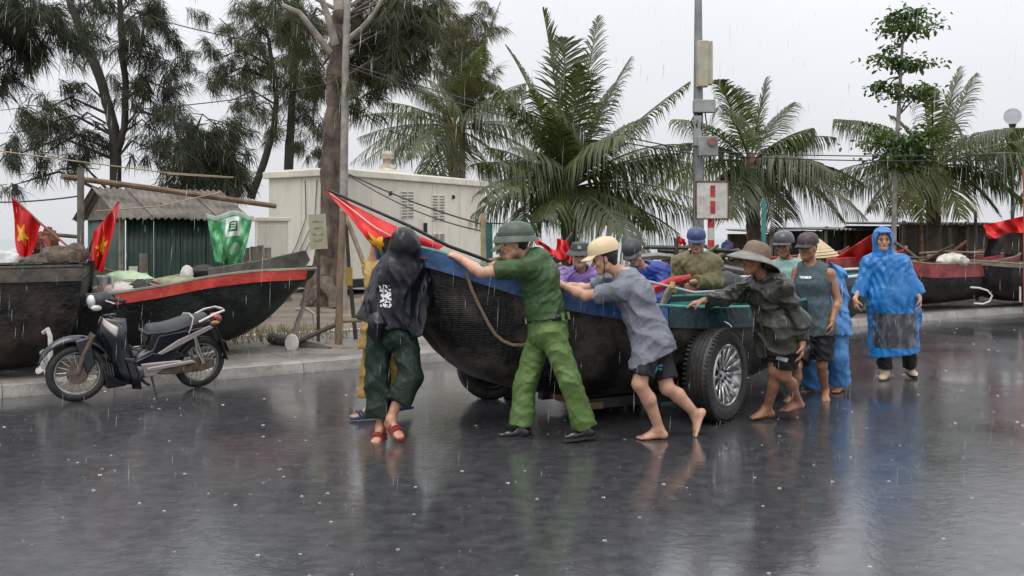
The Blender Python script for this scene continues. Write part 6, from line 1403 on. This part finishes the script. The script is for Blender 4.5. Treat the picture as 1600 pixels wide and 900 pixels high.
lump('sack', 'pale green sack in the boat behind the motorbike', 'sack', P(196, 440, 11.3), .18, (1.7, 1, .7), mat('sack_green', (.33, .42, .27), .6, .3, 6, .6, 20), 6); lump('sack', 'pink and white sack low in the boat behind the motorbike', 'sack', P(186, 455, 11.0), .17, (1.8, 1, .6), mat('sack_pink', (.50, .30, .25), .6, .4, 5, .6, 20, col2=(.55, .53, .5)), 7); lump('sack', 'olive heap of netting under the red sheer board', 'net', P(275, 444, 11.9), .17, (2.2, 1, .55), mat('sack_olive', (.25, .26, .15), .7, .3, 8, .7, 30), 8)
lump('bundle', 'black bundle tucked among the sacks', 'bundle', P(218, 452, 11.0), .11, (1.3, 1, 1), NETD, 9); lump('float', 'white plastic can near the red sheer board', 'can', P(292, 428, 12.), .10, (.8, .8, 1.1), mat('can_white', (.55, .53, .48), .4, .25, 9), 10, .15); lump('bundle', 'dark bundle right of the white can', 'bundle', P(318, 426, 12.2), .13, (1.5, 1, .7), NETD, 11)
def cloth_sheet(label):
    b = MB(); b.sheet(lambda u, v: P(lerp(150, 175, u)+6*v, lerp(430, 475, v), 10.9+.06*math.sin(u*9+v*4)), 14, 12); o = b.build('cloth', mat('mint_cloth', (.35, .45, .42), .6, .4, 7, .5, 20, col2=(.5, .36, .32)), solid=.008); tag(o, label, 'cloth')
cloth_sheet('pale mint cloth hanging over the boat side behind the headlamp')
def propeller():
    c = GP(76, 584, .2); t = thing('outboard_tail', 'white propeller shaft hanging over the black boat beside the front wheel', 'propeller', V(c.x, c.y-.1, .12), -.5); W = mat('white_gear', (.55, .53, .49), .45, .25, 8); d = c.y-.1
    q = lambda x, y: P(x, y, d)-V(c.x, c.y-.1, .12)
    MB().tube([q(68, 520), q(78, 514), q(84, 525), q(85, 550), q(84, 568)], .022, 8).build('bent_pipe', W, t); MB().tube([q(70, 548), q(78, 560), q(86, 572)], [.05, .045, .03], 8).build('gear_case', mat('gear_grey', (.25, .24, .22), .5, .3), t)
    for k in range(3):
        a = 2.1*k+.4; e = q(68, 577); M_ = Matrix.Rotation(a, 3, 'Y')@Matrix.Rotation(.5, 3, 'Z'); b = MB(); b.ball(e+M_@V(.0, 0, .055), 1, 10, (.045, .010, .065), M_); b.build('blade', W, t)
propeller()
# gear behind the wheeled boat
def heap(label, x0, x1, y0, y1, d, n, seed, mats, name='driftwood_heap', cat='heap'):
    rg = random.Random(seed); c = sp((x0+x1)/2, d, .1); t = thing(name, label, cat, c)
    for i in range(n):
        x, y = rg.uniform(x0, x1), rg.uniform(y0, y1); l = rg.uniform(18, 46); a = rg.gauss(.1, .35)
        p0 = P(x-l*math.cos(a)/1, y-l*math.sin(a), d+rg.uniform(-.3, .3))-c; p1 = P(x+l*math.cos(a), y+l*math.sin(a), d+rg.uniform(-.3, .3))-c
        b = MB(); r_ = rg.uniform(.02, .05); b.tube([p0, lerp(p0, p1, .5)+V(0, 0, .03), p1], [r_, r_, r_*.7], 6); b.build('stick', rg.choice(mats), t)
heap('tangle of pale and dark sticks and planks beyond the wheeled boat', 1025, 1175, 395, 455, 14.5, 46, 3, [WOOD, WOODD, WOODG, STEEL, TIN])
heap('stack of dark beams on low trestles behind the violet raincoat', 800, 880, 395, 450, 14, 22, 5, [WOODD, STEEL, RUST])
heap('boat gear and poles piled by the brown shack', 1440, 1560, 395, 415, 20.5, 16, 8, [WOODD, WOOD, RUST])
heap('poles and tackle lying on the far boats at right', 1290, 1420, 392, 420, 19, 16, 9, [WOODD, WOOD, REDT])
lump('engine_cover', 'black engine under a cover in the boat beside the dark jacket', 'engine', P(1128, 446, 11.5), .20, (1.7, 1, .8), mat('engine_black', (.012, .012, .013), .3, .4, 8), 12, .2)
lump('float_bag', 'white float resting on the red topped boat', 'float', P(1488, 408, 18.6), .22, (1.4, 1, .7), mat('float_cream', (.55, .52, .44), .6, .3, 8), 13)
lump('navy_bundle', 'navy cloth bundle just left of the brown drooping hat', 'bundle', P(1136, 387, 15), .11, (.8, .9, 1.), mat('navy_cloth', (.02, .028, .10), .6, .3, 8, .5, 20), 14, .4)
pole('rail', 'dark horizontal rail above the sticks by the navy cap', 'rail', [P(1005, 386, 14), P(1075, 387, 14)], .03, STEEL); pole('rail_post', 'dark upright joined to the rail by the navy cap', 'post', [sp(1056, 14, .1), P(1057, 372, 14)], .035, STEEL)
pole('tow_bar', 'thin pale line stretched over the wheeled boat', 'line', [P(1002, 437, 9.2), P(1085, 457, 9.1), P(1165, 452, 9.3)], .012, mat('line_grey', (.35, .35, .36), .5))
pole('wood_knee', 'curved pale timber knee rising inside the wheeled boat', 'timber', [P(1036, 476, 9.15), P(1042, 460, 9.1), P(1050, 447, 9.0), P(1052, 440, 9.)], [.03, .032, .028, .02], mat('timber_tan', (.42, .29, .17), .6, .3))
def redcloth():
    b = MB(); b.tube([P(1010, 459, 9.28), P(1028, 449, 9.3), P(1045, 441, 9.35), P(1062, 437, 9.45), P(1076, 434, 9.55)], [.032, .046, .040, .046, .03], 16)
    b.v = [tuple(Vector(v)+V(0, .02, .035)*mnoise.noise(Vector(v)*16)+V(.0, .02, .02)*mnoise.noise(Vector(v)*34)) for v in b.v]
    o = b.build('red_cloth', mat('red_cloth', (.42, .016, .022), .4, .3, 8, .6, 30)); tag(o, 'bunched red cloth held between the blue and khaki rain jackets', 'cloth')
redcloth()
Rm = Matrix.Rotation(-R2.rotation_euler[2], 3, 'Z')
for pts in ([(1516, 449), (1530, 450), (1543, 454), (1550, 462), (1546, 471), (1536, 475), (1522, 474)], [(1594, 448), (1594, 472)]):
    MB().tube([Rm@(P(x, y, 18.0)-V(R2.location.x, R2.location.y, 0)) for x, y in pts], .018, 8).build('handle', mat('white_pipe2', (.62, .60, .56), .4), R2)
for i, (x, d, y, lb) in enumerate(((1527, 21.6, 330, 'slim dark post left of the long red flag'), (1442, 21.2, 330, 'brown post rising behind the poncho shoulder'), (1487, 22.5, 356, 'grey post before the brown board shack'))): pole('thin_post', lb, 'post', [sp(x, d, .1), P(x-3, y, d)], .035, (WOODD, RUST, WOODG)[i])
pole('orange_post', 'orange post at the very right edge', 'post', [sp(1604, 17, .1), P(1603, 262, 17)], .05, mat('orange', (.48, .13, .06), .5, .2))
# wires
def wire(label, pts, r=.011): pole('overhead_wire', label, 'wire', [P(*p) for p in pts], r, mat('wire_black', (.03, .03, .032), .6), None, 5)
def sag(a, b_, s_, n=10): return [(lerp(a[0], b_[0], i/n), lerp(a[1], b_[1], i/n)+s_*4*(i/n)*(1-i/n), lerp(a[2], b_[2], i/n)) for i in range(n+1)]
wire('upper overhead wire crossing the left sky behind the casuarina', sag((245, 30, 18), (420, 68, 18.5), 3)); wire('lower overhead wire from the casuarina to the kiosk trunk', sag((190, 172, 20), (520, 130, 18.6), 6))
wire('long overhead wire from the trunk to the street pole through the palms', sag((545, 100, 18.6), (1090, 236, 16), 10)); wire('second overhead wire just under the long one', sag((545, 105, 18.6), (1090, 241, 16), 16))
wire('overhead wire from the street pole towards the slender sapling', sag((1092, 236, 16), (1700, 236, 22), 8)); wire('paired overhead wire towards the right palms', sag((1092, 241, 16), (1700, 244, 22), 9))
wire('steep service wire across the kiosk front', sag((545, 272, 18.4), (760, 352, 14.5), 6), .014); wire('lower service wire across the kiosk front', sag((545, 274, 18.4), (758, 362, 14), 12)); wire('pale line sagging from the bamboo post to the centre palm', sag((755, 348, 13.5), (905, 336, 17), 6)); wire('low wire beside the far left flag', sag((-20, 316, 14), (126, 306, 12.2), 3))
# ---------------------------------------------------------------- falling rain and splashes
WAT = bpy.data.materials.new('rain_water'); WAT.use_nodes = True
_b = WAT.node_tree.nodes['Principled BSDF']; _b.inputs['Base Color'].default_value = (.85, .88, .92, 1); _b.inputs['Roughness'].default_value = .1; _b.inputs['Transmission Weight'].default_value = .75; _b.inputs['IOR'].default_value = 1.33
def rain():
    rg = np.random.RandomState(4); v = []; f = []
    n = 1000
    for i in range(n):
        d = 2.2+rg.rand()**.8*9.; x = rg.uniform(-60, 1660); y = rg.uniform(-40, 760)
        p = P(x, y, d)
        if p.z < .06: continue
        l = rg.uniform(.014, .05)*(2. if rg.rand() < .22 else 1.); r = rg.uniform(.0007, .0014)*(1 if d > 4 else .55); sl = V(rg.normal(.05, .035)*l, 0, l); k = len(v)
        e = [V(r, 0, 0), V(-r*.5, r*.87, 0), V(-r*.5, -r*.87, 0)]
        v += [tuple(p-sl)]+[tuple(p+q) for q in e]+[tuple(p+sl)]
        f += [(k, k+2, k+1), (k, k+3, k+2), (k, k+1, k+3), (k+4, k+1, k+2), (k+4, k+2, k+3), (k+4, k+3, k+1)]
    b = MB(); b.add(v, f); b.build('rain', WAT, kind='stuff')
    v = []; f = []
    b = MB()
    for i in range(2600):
        d = 3.6+rg.rand()**1.1*13; x = rg.uniform(-40, 1640); p = P(x, HZ+CH*F/d, d)
        if (p-K0).dot(KN) > -.05: continue
        s_ = rg.uniform(.18, .50)*min(1.3, .5+d/14)
        if rg.rand() < .88:
            for k in range(rg.randint(2, 5)):
                b.ball(p+V(rg.normal()*.018*s_, rg.normal()*.018*s_, abs(rg.normal())*.022*s_+.004), .0042*s_*rg.uniform(.5, 1.2), 5)
        else:
            a0 = rg.rand()*6; q = 9; r0 = .02*s_; ring = []
            for k in range(q): a = a0+2*PI*k/q; ring += [p+V(math.cos(a)*r0, math.sin(a)*r0, .001), p+V(math.cos(a)*r0*1.35, math.sin(a)*r0*1.35, .012*s_*rg.uniform(.3, 1.2)), p+V(math.cos(a)*r0*1.25, math.sin(a)*r0*1.25, .001)]
            b.add(ring, [(3*k+j, 3*((k+1) % q)+j, 3*((k+1) % q)+j+1, 3*k+j+1) for k in range(q) for j in range(2)])
    b.build('splashes', WAT, kind='stuff')
rain()
